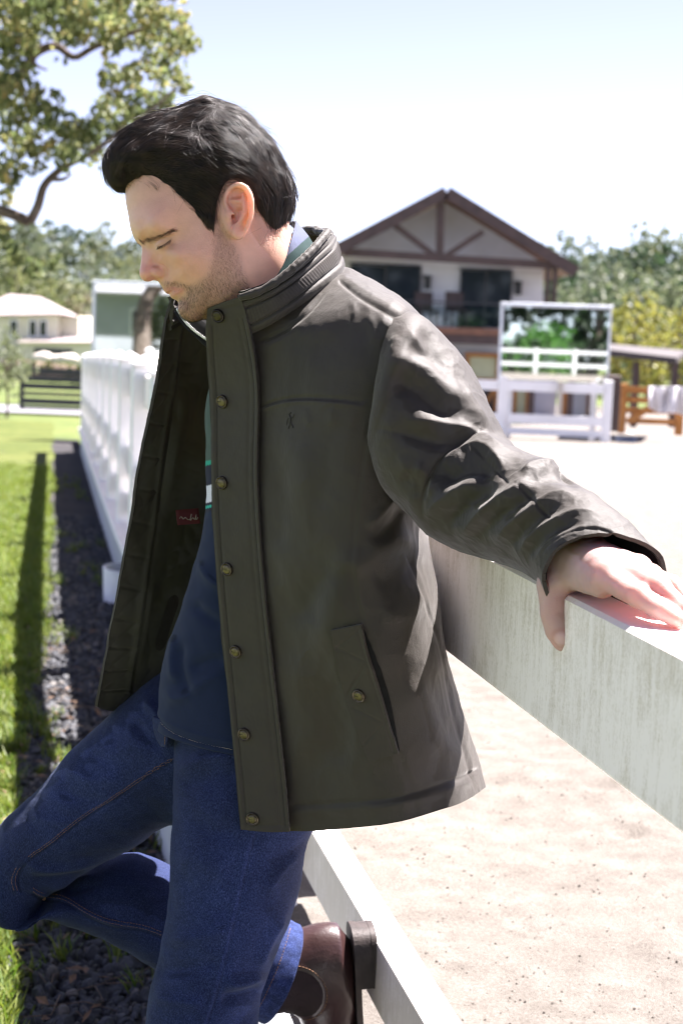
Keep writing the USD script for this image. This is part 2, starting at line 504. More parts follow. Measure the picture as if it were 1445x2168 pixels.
def head_field(h):
    lo, hi = np.array([-.115, -.088, -.200]), np.array([.150, .1, .130])
    ax = [np.arange(lo[i], hi[i] + h, h) for i in range(3)]
    A2, B2 = np.meshgrid(ax[0], ax[2], indexing='ij')
    ab = np.stack([A2, B2], -1)
    W2, D = head_maps(ab)
    # relief of the face, as small changes of the half width
    rel = np.zeros(A2.shape)
    rel += .0016 * gauss2(ab, 420, 545, .064, .016, .009, .2)                      # cheekbone
    rel -= .0022 * gauss2(ab, 395, 600, .045, .013, .02, .2)                       # hollow of the cheek
    rel -= .0012 * line2(ab, [(352, 572, .034), (368, 588, .038), (386, 606, .036)], .004)   # nasolabial fold
    rel += .0016 * line2(ab, [(300, 502, .04), (325, 495, .055), (350, 485, .06), (375, 485, .063)], .005)   # brow ridge
    rel -= .0018 * line2(ab, [(385, 622, .030), (378, 636, .026)], .004)
    rel -= .0014 * gauss2(ab, 391, 612, .034, .0032)                               # corner of the mouth
    ins = D > .004
    Wd = np.sqrt(np.maximum(W2, 0))
    W2 = np.where(ins, np.sign(W2) * (np.maximum(Wd + rel, 0)) ** 2, W2)
    Y = ax[1][None, :, None]
    F = Y * Y - W2[:, None, :]
    # to a distance: divide by the gradient
    g = np.gradient(F, h)
    F = F / np.maximum(np.sqrt(g[0] ** 2 + g[1] ** 2 + g[2] ** 2), 6e-3)
    F = np.clip(F, -.02, .02)
    pts = np.stack(np.meshgrid(*ax, indexing='ij'), -1)

    def local(c, rad):
        i0 = [max(0, int((c[i] - rad - lo[i]) / h)) for i in range(3)]
        i1 = [min(len(ax[i]), int((c[i] + rad - lo[i]) / h) + 2) for i in range(3)]
        return tuple(slice(a, b) for a, b in zip(i0, i1))

    def mir(q):
        q = np.array(q, float)
        q[..., 1] *= -1
        return q

    def add(shape, c, rad, k, cut=False):
        """shape(p) is a distance in head-local coordinates, for the near side; the far side is mirrored."""
        for side in (1, -1):
            cc = c if side == 1 else mir(c)
            s = local(cc, rad)
            p = pts[s] if side == 1 else mir(pts[s])
            d = shape(p)
            F[s] = smax(F[s], -d, k) if cut else smin(F[s], d, k)
    # eye: a shallow socket, the closed lid over the ball, the crease above it
    e = hp(352, 513, .0345)
    def lid(p):
        return np.linalg.norm(p - e, axis=-1) - .0125
    add(lid, e, .03, .005)
    crease = np.array([hp(*q) for q in [(330, 514, .036), (340, 505.5, .045), (352, 500, .0505), (366, 499, .056)]])
    add(lambda p: seg_dist(p, crease)[0] - .0008, crease[1], .03, .0036, True)
    lash = np.array([hp(*q) for q in [(333.5, 521.5, .0395), (341, 519.5, .0455), (351, 514, .049), (361, 506, .052)]])
    add(lambda p: seg_dist(p, lash)[0] - .0008, lash[1], .03, .0016, True)
    low = np.array([hp(*q) for q in [(336, 528, .039), (350, 524, .046), (366, 514, .053)]])
    add(lambda p: seg_dist(p, low)[0] - .0007, low[1], .03, .003, True)
    # nose: ball of the tip, wing, nostril
    add(lambda p: sd_ell(p, hp(313, 579, 0), (.0072, .0105, .0068)), hp(313, 579, 0), .03, .005)
    wing = hp(337, 574, .0130)
    add(lambda p: sd_ell(p, wing, (.0098, .0068, .0078)), wing, .03, .0022)
    groove = np.array([hp(*q) for q in [(338, 559, .020), (349, 562, .0235), (354.5, 570, .0235), (354, 579, .0215), (347, 586, .018)]])
    add(lambda p: seg_dist(p, groove)[0] - .0010, groove[1], .03, .0024, True)
    nos = hp(325, 592.5, .0075)
    add(lambda p: sd_ell(p, nos, (.0058, .0030, .0034)), nos, .02, .0022, True)
    # lips: two rolls and the line between them
    up = np.array([hp(*q) for q in [(354, 613.5, 0), (359, 612, .010), (370, 610, .0195), (386, 611, .0285)]])
    dn = np.array([hp(*q) for q in [(367.5, 622, 0), (370, 621, .010), (376, 618, .0185), (387, 613.0, .0275)]])
    rr = np.array([.0030, .0031, .0027, .0009])
    for path, r0 in ((up, 1.0), (dn, 1.15)):
        q = spline(path, 9)
        r = np.interp(np.linspace(0, 1, 9), np.linspace(0, 1, 4), rr * r0)
        def roll(p, q=q, r=r):
            d = np.full(p.shape[:-1], 9.0)
            for i in range(8):
                d = np.minimum(d, sd_capsule(p, q[i], q[i + 1], r[i], r[i + 1]))
            return d
        add(roll, q[5], .035, .0026)
    mid = spline(np.array([hp(*q) for q in [(357, 618.5, 0), (361, 617, .011), (371, 613.8, .0215), (390, 612.3, .031)]]), 12)
    add(lambda p: seg_dist(p, mid)[0] - .0007, mid[6], .035, .0016, True)
    # philtrum and chin
    add(lambda p: sd_ell(p, hp(404, 655, 0), (.011, .016, .010)), hp(404, 655, 0), .04, .010)
    # ear (near side, mirrored): plate, rim, inner ridge, bowl, lobe
    def el(px, depth=0.0):
        return .0775 + np.clip((np.asarray(px, float) - 472) / 63.0, -.2, 1.1) * .019 - depth
    def ep(pxy, depth=0.0):
        pxy = np.asarray(pxy, float)
        return hp(pxy[:, 0], pxy[:, 1], el(pxy[:, 0], depth))
    ec = hp(505, 447, .086)
    plate = spline_closed(np.array([(474, 452), (474, 418), (486, 397), (503, 390), (519, 395), (530, 412), (533, 440), (530, 466), (521, 488), (510, 502), (499, 502), (490, 486), (480, 470)], float), 60)
    P3 = ep(plate, .0075)
    c0 = P3.mean(0)
    uu, ss, vt = np.linalg.svd(P3 - c0)
    nrm = vt[2] if vt[2][1] > 0 else -vt[2]
    e1 = vt[0]
    e2 = np.cross(nrm, e1)
    pl2 = np.c_[(P3 - c0) @ e1, (P3 - c0) @ e2]
    def plate_d(p):
        q = p - c0
        d2 = -signed2d(np.stack([q @ e1, q @ e2], -1), pl2)
        dz = np.abs(q @ nrm) - .0018
        return np.maximum(d2, dz) - .0012
    def rope(path, depth, r):
        q = spline(ep(path, depth), 14)
        r = np.interp(np.linspace(0, 1, 14), np.linspace(0, 1, len(r)), r)
        def f(p):
            d = np.full(p.shape[:-1], 9.0)
            for i in range(13):
                d = np.minimum(d, sd_capsule(p, q[i], q[i + 1], r[i], r[i + 1]))
            return d
        return f
    rim = rope([(495, 452), (482, 440), (476, 424), (481, 405), (493, 393.5), (507, 391), (520, 397), (529, 412), (532.5, 434), (531, 457), (526, 474), (518, 488)], .0005, (.0016, .0022, .0026, .0031, .0034, .0036, .0036, .0036, .0035, .0032, .0028, .002))
    anti = rope([(514, 411), (518, 424), (519.5, 440), (516, 456), (508, 470), (500, 476)], .0022, (.002, .0028, .0034, .0034, .003, .0026))
    crus = rope([(490, 424), (502, 424.5), (514, 427), (519, 436)], .0032, (.0016, .0022, .0026, .003))
    base = rope([(478, 425), (480, 450), (486, 475), (494, 490)], .010, (.008, .010, .009, .007))
    add(base, ec, .06, .006)
    add(plate_d, ec, .06, .0025)
    lobe = hp(503, 490, el(503, .0035))
    add(lambda p: sd_ell(p, lobe, (.0074, .0042, .0092)), ec, .06, .004)
    add(lambda p: sd_ell(p, hp(500, 455, el(500, .0025)), (.0088, .0062, .0098)), ec, .06, .003, True)
    add(lambda p: sd_ell(p, hp(503, 409, el(503, .001)), (.0085, .0040, .0052)), ec, .06, .003, True)
    for sh, k in ((rim, .0022), (anti, .003), (crus, .003)):
        add(sh, ec, .06, k)
    tragus = hp(484.5, 455, el(486, .001))
    add(lambda p: sd_ell(p, tragus, (.0042, .0036, .0062)), ec, .06, .004)
    add(lambda p: sd_ell(p, hp(489.5, 455, el(490, .006)), (.0026, .006, .0042)), ec, .06, .0015, True)
    return F, lo, ab, ax


def build_head(h=.00155):
    F, lo, ab, ax = head_field(h)
    F = ndimage.gaussian_filter(F, .45)
    m = surface_nets(F, lo, h)
    parts = m.split(only_watertight=False)
    m = max(parts, key=lambda q: len(q.faces)) if len(parts) > 1 else m
    v = np.array(m.vertices)
    # colour: warm skin, redder nose, cheek, ear and lips, grey-brown stubble over the jaw
    q = proj(h2w(v))
    x, y, l = q[:, 0], q[:, 1], np.abs(v[:, 1])
    # for the far side use the mirrored point so that both halves match
    far = v[:, 1] < 0
    vm = v.copy()
    vm[:, 1] = np.abs(vm[:, 1])
    qm = proj(h2w(vm))
    x, y = qm[:, 0], qm[:, 1]
    col = np.tile(np.array([.53, .292, .215]), (len(v), 1))
    def blend(mask, c):
        nonlocal col
        mask = np.clip(mask, 0, 1)[:, None]
        col = col * (1 - mask) + np.asarray(c) * mask
    g = lambda cx, cy, sx, sy: np.exp(-.5 * (((x - cx) / sx) ** 2 + ((y - cy) / sy) ** 2))
    blend(.50 * g(312, 568, 22, 26), (.55, .235, .20))
    blend(.40 * g(385, 548, 40, 26), (.55, .27, .205))
    blend(.55 * g(510, 440, 30, 60) * (l > .078), (.58, .26, .20))
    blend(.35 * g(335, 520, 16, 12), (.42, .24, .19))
    n = meshkit.fbm(v * 120, 3, 4) - .5
    n2 = meshkit.fbm(v * 700, 2, 9) - .5
    # beard region polygon in the picture
    beard = np.array([(342, 598), (372, 596), (392, 604), (412, 600), (440, 575), (452, 530), (458, 480), (478, 478), (492, 505), (505, 530), (520, 585), (560, 650), (580, 760), (380, 760), (378, 648), (372, 640), (368, 632), (392, 624), (396, 612), (386, 604), (352, 607)], float)
    bd = signed2d(np.c_[x, y], beard)
    bm = np.clip((bd + 7 + 14 * n) / 16, 0, 1)
    bm *= np.where(y > 610, .58, np.where(y < 560, .34, .34 + .24 * (y - 560) / 50))
    blend(bm * (.8 + .9 * n2), (.115, .082, .072))
    # lips
    lipd = signed2d(np.c_[x, y], np.array([(344, 609), (352, 607.5), (368, 606.5), (391, 611.5), (382, 619), (372, 625), (362, 627.5), (357, 623), (352, 618)], float))
    blend(np.clip((lipd + 1.2) / 2.5, 0, 1) * (np.abs(v[:, 1]) < .036) * .8, (.46, .19, .17))
    # dark line of the lashes
    blend(.3 * np.exp(-.5 * (seg_dist(np.c_[x, y], np.array([(333, 521), (341, 519.5), (352, 513.5), (362, 506)]))[0] / 1.8) ** 2) * (v[:, 0] < -.02), (.05, .03, .03))
    col *= (1 + .16 * n + .10 * n2)[:, None]
    return trimesh.Trimesh(h2w(v), m.faces[:, ::-1], process=False), np.clip(col, .02, 1), v
# ------------------------------------------------------------------ hair
HAIR_OUT = np.array([(265, 404), (243, 401), (226, 383), (217, 362), (216, 345), (219, 328), (230, 311), (246, 293), (262, 276), (285, 259), (313, 242), (349, 232), (386, 219),
    (408, 207), (432, 200), (462, 206), (492, 219), (519, 234), (545, 262), (568, 288), (588, 316), (604, 348), (616, 378), (625, 408), (625, 440), (618, 462), (606, 478), (580, 489),
    (566, 474), (552, 456), (541, 436), (536, 412), (527, 394), (512, 381), (496, 379), (481, 388), (470, 410), (461, 440), (457, 478), (450, 490), (439, 488), (424, 468), (402, 453), (379, 446), (350, 450),
    (345, 430), (350, 410), (340, 392), (318, 383), (290, 387)], float)
HAIR_IN = np.array([(265, 404), (243, 401), (226, 383), (217, 362), (216, 345), (219, 328), (230, 311), (246, 293), (262, 276), (285, 259), (313, 242), (349, 232), (386, 219),
    (408, 207), (432, 200), (462, 206), (492, 219), (519, 234), (545, 262), (568, 288), (588, 316), (604, 348), (616, 378), (625, 408), (625, 440), (618, 462), (610, 490), (600, 560), (440, 600), (330, 520), (300, 430), (285, 405)], float)
HAIR_W = np.array([(228, 350, .044, .022), (250, 380, .050, .022), (255, 320, .056, .03), (290, 345, .068, .035), (290, 290, .062, .05), (340, 300, .078, .06), (345, 380, .0785, .05), (400, 230, .06, .06), (420, 300, .086, .075),
    (430, 400, .0815, .07), (500, 330, .0885, .08), (480, 250, .075, .075), (560, 340, .082, .075), (590, 400, .074, .06), (540, 420, .080, .07), (580, 460, .069, .05), (450, 470, .076, .06), (400, 440, .0735, .06), (500, 480, .076, .06), (560, 530, .064, .05), (400, 540, .07, .05)])
HFLOW = np.array([  # photo position and direction from root to tip
    (430, 215, -.75, .1), (400, 235, -1, .35), (340, 250, -1, .5), (290, 280, -.9, .6), (250, 320, -.9, .55), (230, 345, -.5, .9), (245, 385, .75, .45), (280, 370, .9, -.35),
    (330, 300, -1, .35), (380, 300, -1, .25), (330, 350, -1, .15), (380, 350, -1, -.15), (310, 375, -.9, -.05), (350, 395, .9, .25), (400, 385, 1, .1), (450, 330, .9, .35), (440, 270, .4, .2), (420, 240, -.5, .3), (480, 230, .8, .6), (520, 270, .7, .8), (560, 320, .55, .9), (600, 380, .3, 1),
    (480, 300, .8, .55), (520, 350, .75, .7), (560, 400, .5, .9), (600, 440, .15, 1), (580, 470, -.2, 1), (550, 440, .35, .95), (440, 380, 1, .2), (480, 370, 1, .35), (400, 430, .7, .75), (370, 430, .9, .5), (440, 440, .35, 1), (448, 475, .2, 1), (500, 375, .95, .45), (540, 400, .65, .8)], float)


def build_hair_base(h=.0022):
    lo, hi = np.array([-.140, -.104, -.075]), np.array([.135, .104, .152])
    ax = [np.arange(lo[i], hi[i] + h, h) for i in range(3)]
    A2, B2 = np.meshgrid(ax[0], ax[2], indexing='ij')
    ab = np.stack([A2, B2], -1)
    W2, D = head_maps(ab)
    ws = np.sign(W2) * np.sqrt(np.abs(W2))
    rbf = RBFInterpolator(hl(HAIR_W[:, 0], HAIR_W[:, 1], HAIR_W[:, 2]), HAIR_W[:, 2:], kernel='thin_plate_spline', smoothing=1e-8)
    wr = rbf(ab.reshape(-1, 2)).reshape(A2.shape + (2,))
    d = -.0025 + .0045 * (meshkit.fbm(np.stack([A2 * 70, B2 * 70, A2 * 0], -1), 2, 12) - .5) + signed2d(ab, spline_closed(hl(HAIR_IN[:, 0], HAIR_IN[:, 1], 0.0), 300))
    t = np.clip(d / np.clip(wr[..., 1], .012, .1), -1, 1)
    wo = np.clip(wr[..., 0] - .002, .02, .092)
    W2o = wo * wo * np.where(t < 0, 2 * t, 1 - (1 - t) ** 2)
    # hairline: the outline as seen on the near side
    lat = np.clip(ws, 0, .08)
    pl = np.array([hl(x, y, l) for (x, y), l in zip(HAIR_OUT, np.interp(HAIR_OUT[:, 0], [200, 260, 330, 450, 540, 620], [0, .02, .06, .074, .074, .03]))])
    # outer silhouette points lie in the middle plane
    for i in range(0, 27):
        pl[i] = hl(HAIR_OUT[i, 0], HAIR_OUT[i, 1], 0.0) + (0 if i else 0)
    dp = signed2d(ab, spline_closed(pl, 300))
    s = np.clip((dp + .001) / .017, 0, 1)
    s = s * s * (3 - 2 * s)
    wl = ws - .0050 + .05 * s
    W2l = np.sign(wl) * wl * wl
    W2f = np.where(D > -.002, np.minimum(W2o, np.where(dp > .018, 1.0, W2l)), W2o)
    bk = 1 / (1 + np.exp(-(A2 - .055) / .012))
    clump = (1 - bk) * (meshkit.fbm(np.stack([A2 * 24, B2 * 150 + A2 * 30, A2 * 0], -1), 3, 3) - .5) + bk * (meshkit.fbm(np.stack([A2 * 130 - B2 * 50, B2 * 24, A2 * 0], -1), 3, 6) - .5)
    W2f = np.where(W2f > 0, (np.sqrt(np.maximum(W2f, 0)) + .007 * clump * np.clip(s, 0, 1)) ** 2, W2f)
    F = ax[1][None, :, None] ** 2 - W2f[:, None, :]
    g = np.gradient(F, h)
    F = np.clip(F / np.maximum(np.sqrt(g[0] ** 2 + g[1] ** 2 + g[2] ** 2), 6e-3), -.02, .02)
    F = ndimage.gaussian_filter(F, .8)
    m = surface_nets(F, lo, h)
    parts = m.split(only_watertight=False)
    m = max(parts, key=lambda q: len(q.faces)) if len(parts) > 1 else m
    return m


def build_strands(base, skin_local, n=24000, seed=5):
    rng = np.random.default_rng(seed)
    v = np.array(base.vertices)
    vn = np.array(base.vertex_normals)
    if (vn * (v - v.mean(0))).sum() < 0:
        vn = -vn
    tree = cKDTree(v)
    skin_tree = cKDTree(skin_local)
    # flow in head-local (a, b)
    c = hl(HFLOW[:, 0], HFLOW[:, 1], .06)
    fd = np.c_[HFLOW[:, 2], -HFLOW[:, 3]]
    fd /= np.linalg.norm(fd, axis=1, keepdims=True)

    def flow(p):
        w = 1 / (np.linalg.norm(p[:, None, [0, 2]] - c[None], axis=-1) ** 2 + .010 ** 2) ** 1.5
        w /= w.sum(1, keepdims=True)
        f = w @ fd
        return np.stack([f[:, 0], np.zeros(len(p)), f[:, 1]], -1)

    def march(p0, steps, step, lift, jit):
        p, off = p0.copy(), np.zeros(len(p0))
        out = [p.copy()]
        rnd = rng.normal(0, 1, (len(p), 3)) * jit
        ph = rng.uniform(0, 6.28, len(p))
        for k in range(steps):
            f = flow(p)
            wob = (meshkit.noise(p * 55, 7) - .5)[:, None] * 1.3
            nb = tree.query(p)[1]
            nn = vn[nb]
            side = np.cross(f, nn)
            f = f + side * wob + rnd + (.25 * np.sin(ph + k * .9))[:, None] * side * .6
            f -= nn * (f * nn).sum(1, keepdims=True)
            f /= np.linalg.norm(f, axis=1, keepdims=True) + 1e-9
            p = p + f * step[:, None]
            q, nb = tree.query(p)
            nn = vn[nb]
            h = ((p - v[nb]) * nn).sum(1)
            off = lift * (k + 1) / steps
            p = p + nn * (off - h)[:, None] * .9
            out.append(p.copy())
        return np.stack(out, 1)

    areas = base.area_faces
    def roots(k):
        i = rng.choice(len(areas), k, p=areas / areas.sum())
        b = rng.dirichlet((1, 1, 1), k)
        return (v[base.faces[i]] * b[..., None]).sum(1)
    # only where the hair is proud of the skin
    def live(p):
        d, i = skin_tree.query(p)
        return p
    G0 = roots(900)
    steps = 9
    Gp = march(G0, steps, rng.uniform(.0035, .0056, len(G0)), rng.uniform(.0, 1.0, len(G0)) ** 2 * .0075 + .0004, .16)
    R = roots(n)
    S = march(R, steps, rng.uniform(.003, .0058, n), rng.uniform(.0003, .0028, n), .14)
    near = cKDTree(G0).query(R)[1]
    t = np.linspace(0, 1, steps + 1)[None, :, None]
    offs = R - G0[near]
    target = Gp[near] + offs[:, None] * (1 - .75 * t)
    S = S * (1 - .62 * t) + target * (.62 * t)
    fr = roots(2600)
    qf = proj(h2w(np.c_[fr[:, 0], np.abs(fr[:, 1]), fr[:, 2]]))
    fr = fr[(qf[:, 1] < 395) | ((qf[:, 0] > 545) & (qf[:, 1] < 470))][:900]
    fly = march(fr, steps, rng.uniform(.003, .0065, len(fr)), rng.uniform(.002, .013, len(fr)) , .5)
    allS = np.concatenate([S, fly])
    # drop hair that sets out below the skin
    d, i = skin_tree.query(allS[:, 0])
    return allS


def facial_hair(hm, hv, seed=8):
    """Stubble, brows and lashes as short strands standing on the skin (world coordinates)."""
    rng = np.random.default_rng(seed)
    vn = hm.vertex_normals
    vm = hv.copy()
    vm[:, 1] = np.abs(vm[:, 1])
    q = proj(h2w(vm))
    beard = np.array([(342, 598), (372, 596), (392, 604), (412, 606), (440, 585), (450, 540), (450, 488), (468, 470), (482, 500), (500, 530), (520, 585), (560, 650), (580, 760), (380, 760), (378, 650), (374, 645), (392, 626), (396, 612), (386, 606), (352, 607)], float)
    bd = signed2d(q, beard)
    front = hv[:, 1] > -.09
    area = np.zeros(len(hv))
    fa = hm.area_faces
    for k in range(3):
        np.add.at(area, hm.faces[:, k], fa / 3)
    pr = area * np.clip((bd + 6) / 14, 0, 1) * np.where(q[:, 1] > 595, np.where(q[:, 0] < 402, 1.5, 1.0), .6)
    ear = (hv[:, 1] > .077) & (q[:, 0] > 474)
    pr[ear] = 0
    idx = rng.choice(len(hv), 15000, p=pr / pr.sum())
    W = np.array(hm.vertices)
    def world(d):
        return np.asarray(d) @ HROT.T
    down = world([.35, 0, -1.0])
    out = {}
    r = W[idx] + rng.normal(0, .0008, (len(idx), 3))
    r += vn[idx] * (-((r - W[idx]) * vn[idx]).sum(1, keepdims=True))
    L = rng.uniform(.0016, .0038, len(idx))[:, None]
    dirn = down + rng.normal(0, .35, (len(idx), 3))
    dirn -= vn[idx] * (dirn * vn[idx]).sum(1, keepdims=True)
    dirn /= np.linalg.norm(dirn, axis=1, keepdims=True)
    st = np.stack([r, r + (vn[idx] * .45 + dirn * .6) * L * .5, r + (vn[idx] * .55 + dirn * 1.0) * L], 1)
    out['beard'] = (list(st), .00012)
    tree = cKDTree(W)
    def along(path, n, spread, length, ang, both=True):
        s = []
        for side in (1, -1):
            pts = np.array([hp(*p) for p in path])
            pts = spline(pts, 40)
            pts[:, 1] *= side
            for k in range(n):
                t = rng.uniform(0, 1)
                i = int(t * 39)
                p = pts[i] + np.array([0, 0, rng.normal(0, 1) * np.interp(t, [0, .3, 1], spread)])
                p = h2w(p)
                j = tree.query(p)[1]
                nn = vn[j]
                p = W[j] + (p - W[j]) - nn * ((p - W[j]) @ nn)
                a = np.radians(np.interp(t, [0, 1], ang) + rng.normal(0, 12))
                d = world([math.cos(a), 0, math.sin(a)])
                d = d - nn * (d @ nn)
                d /= np.linalg.norm(d)
                l = length * rng.uniform(.7, 1.2)
                s.append(np.stack([p - nn * .0003, p + d * l * .5 + nn * .0007, p + d * l + nn * .0006]))
        return s
    out['eyebrow'] = (along([(297, 508, .012), (312, 503, .03), (330, 496, .045), (350, 488.5, .055), (366, 484, .060)], 330, (.0028, .0030, .0010), .0080, (35, 8)), .00015)
    lash = []
    for side in (1, -1):
        pts = spline(np.array([hp(*p) for p in [(333.5, 521.8, .0405), (341, 519.8, .0465), (351, 514.2, .0500), (361, 506.2, .053)]]), 60)
        for i in range(60):
            for _ in range(2):
                p = pts[i].copy()
                d = np.array([-.35 + .5 * i / 60 + rng.normal(0, .12), .75, -.75])
                d /= np.linalg.norm(d)
                l = rng.uniform(.0055, .0085)
                s = np.stack([p, p + d * l * .5 + np.array([0, 0, -.0008]), p + d * l + np.array([0, 0, .0003])])
                s[:, 1] *= side
                lash.append(h2w(s))
    out['eyelash'] = (lash, .00017)
    return out
# ------------------------------------------------------------------ clothes
def ctrl(rows):
    a = np.asarray(rows, float)
    return P(a[..., 0], a[..., 1], a[..., 2])


def ring_net(rings, m, n, close=True, power=2.0, start=0.0, smooth=6):
    """rings: (Tx, Ty, Bx, By, Y, half depth[, Y of B]); T and B are the two outlines of the tube in the picture.
    Column 0 lies at T, the quarter towards the camera comes next, then B, then the far side."""
    T, B, d = [], [], []
    for r in rings:
        yb = r[6] if len(r) > 6 else r[4]
        T.append(P(r[0], r[1], r[4]))
        B.append(P(r[2], r[3], yb))
        d.append(r[5])
    T, B, d = np.array(T), np.array(B), np.array(d, float)
    t = np.r_[0, np.cumsum(np.linalg.norm(np.diff((T + B) / 2, axis=0), axis=1) + 1e-3)]
    s = np.linspace(0, t[-1], m)
    T, B, d = (CubicSpline(t, q, bc_type='natural')(s) for q in (T, B, d))
    C, A = (T + B) / 2, (T - B) / 2
    ax = np.gradient(C, axis=0)
    ax /= np.linalg.norm(ax, axis=1, keepdims=True)
    D = np.cross(ax, A)
    D /= np.linalg.norm(D, axis=1, keepdims=True)
    D = np.where(((CAM - C) * D).sum(1, keepdims=True) < 0, -D, D)
    for _ in range(smooth):
        D[1:-1] = (D[:-2] + 2 * D[1:-1] + D[2:]) / 4
        D /= np.linalg.norm(D, axis=1, keepdims=True)
    a = np.linspace(0, 2 * np.pi, n) + start
    ca, sa = np.cos(a), np.sin(a)
    e = 2.0 / power
    ca, sa = np.sign(ca) * np.abs(ca) ** e, np.sign(sa) * np.abs(sa) ** e
    return C[:, None] + A[:, None] * ca[None, :, None] + (D * d[:, None])[:, None] * sa[None, :, None]


def soft_normals(X, s):
    N = grid_normals(X)
    N = np.stack([ndimage.gaussian_filter(N[..., k], s) for k in range(3)], -1)
    return N / np.linalg.norm(N, axis=-1, keepdims=True)


def weave_folds(X, folds, near=True, sign=1.0, N=None):
    """Adds folds to a sheet: each is (photo polyline, width px, height m[, fall-off at the ends]); only where the sheet faces the camera if near."""
    N = grid_normals(X) * sign if N is None else N
    Q = proj(X)
    face = ((CAM - X) * N).sum(-1) > -.02 if near else np.ones(X.shape[:2], bool)
    D = np.zeros(X.shape[:2])
    for f in folds:
        p, wd, am = np.asarray(f[0], float), f[1], f[2]
        lo, hi = p.min(0) - 4 * wd, p.max(0) + 4 * wd
        k = face & (Q[..., 0] > lo[0]) & (Q[..., 0] < hi[0]) & (Q[..., 1] > lo[1]) & (Q[..., 1] < hi[1])
        if not k.any():
            continue
        q = spline(p, max(12, 6 * len(p))) if len(p) > 2 else p
        d, par = seg_dist(Q[k], q)
        end = f[3] if len(f) > 3 else .25
        fade = np.clip(np.minimum(par, 1 - par) / max(end, 1e-3), 0, 1) if end > 0 else 1.0
        fade = np.asarray(fade)
        fade = fade * fade * (3 - 2 * fade) if end > 0 else fade
        pr = np.exp(-.5 * (d / wd) ** 2)
        if 3.5 < wd < 15 and am > 0:
            pr = .55 * pr + .45 * np.exp(-1.5 * d / wd)
        D[k] += am * pr * fade
    D = ndimage.gaussian_filter(D, .7)
    return X + N * D[..., None], D


def sheet_noise(X, sign, amp, scale, seed, stretch=(1, 1, 1)):
    N = grid_normals(X) * sign
    n = meshkit.fbm(X * scale * np.asarray(stretch), 4, seed) - .5
    return X + N * (n * amp)[..., None]


def crumple(X, sign, amp, scale, seed, stretch=(1, 1, 1), N=None):
    """Soft-crested creases."""
    p = X * scale * np.asarray(stretch)
    p = p + .6 * np.stack([meshkit.noise(p * .7 + 5 * k, seed + 9 + k) for k in range(3)], -1)
    r_ = (1 - np.abs(2 * meshkit.noise(p, seed) - 1)) ** 3 + .5 * (1 - np.abs(2 * meshkit.noise(p * 2.1, seed + 1) - 1)) ** 3
    return X + (grid_normals(X) * sign if N is None else N) * (amp * r_)[..., None]


def offset(X, d, sign=1.0):
    return X + grid_normals(X) * sign * (d[..., None] if np.ndim(d) else d)


def slab(X, t, sign):
    """Closed sheet of thickness t whose outer face is X (outer side = sign * grid normal)."""
    m = shell(X if sign > 0 else X[:, ::-1], t)
    return m


def strip(path_l, path_r, m, n):
    """Sheet between two 3-D paths."""
    L, R = spline(path_l, m), spline(path_r, m)
    t = np.linspace(0, 1, n)[None, :, None]
    return L[:, None] * (1 - t) + R[:, None] * t


def on_sheet(X, pts, lift=0.0, sign=1.0):
    """Points of the sheet seen at photo positions pts (m, 2), and normals there."""
    Q = proj(X).reshape(-1, 2)
    N = (grid_normals(X) * sign).reshape(-1, 3)
    V = X.reshape(-1, 3)
    ok = ((CAM - V) * N).sum(1) > 0
    t = cKDTree(Q[ok])
    d, i = t.query(np.asarray(pts, float), k=4)
    w = 1 / (d + .3) ** 2
    w /= w.sum(1, keepdims=True)
    v, n = (V[ok][i] * w[..., None]).sum(1), (N[ok][i] * w[..., None]).sum(1)
    n /= np.linalg.norm(n, axis=1, keepdims=True)
    return v + n * lift, n


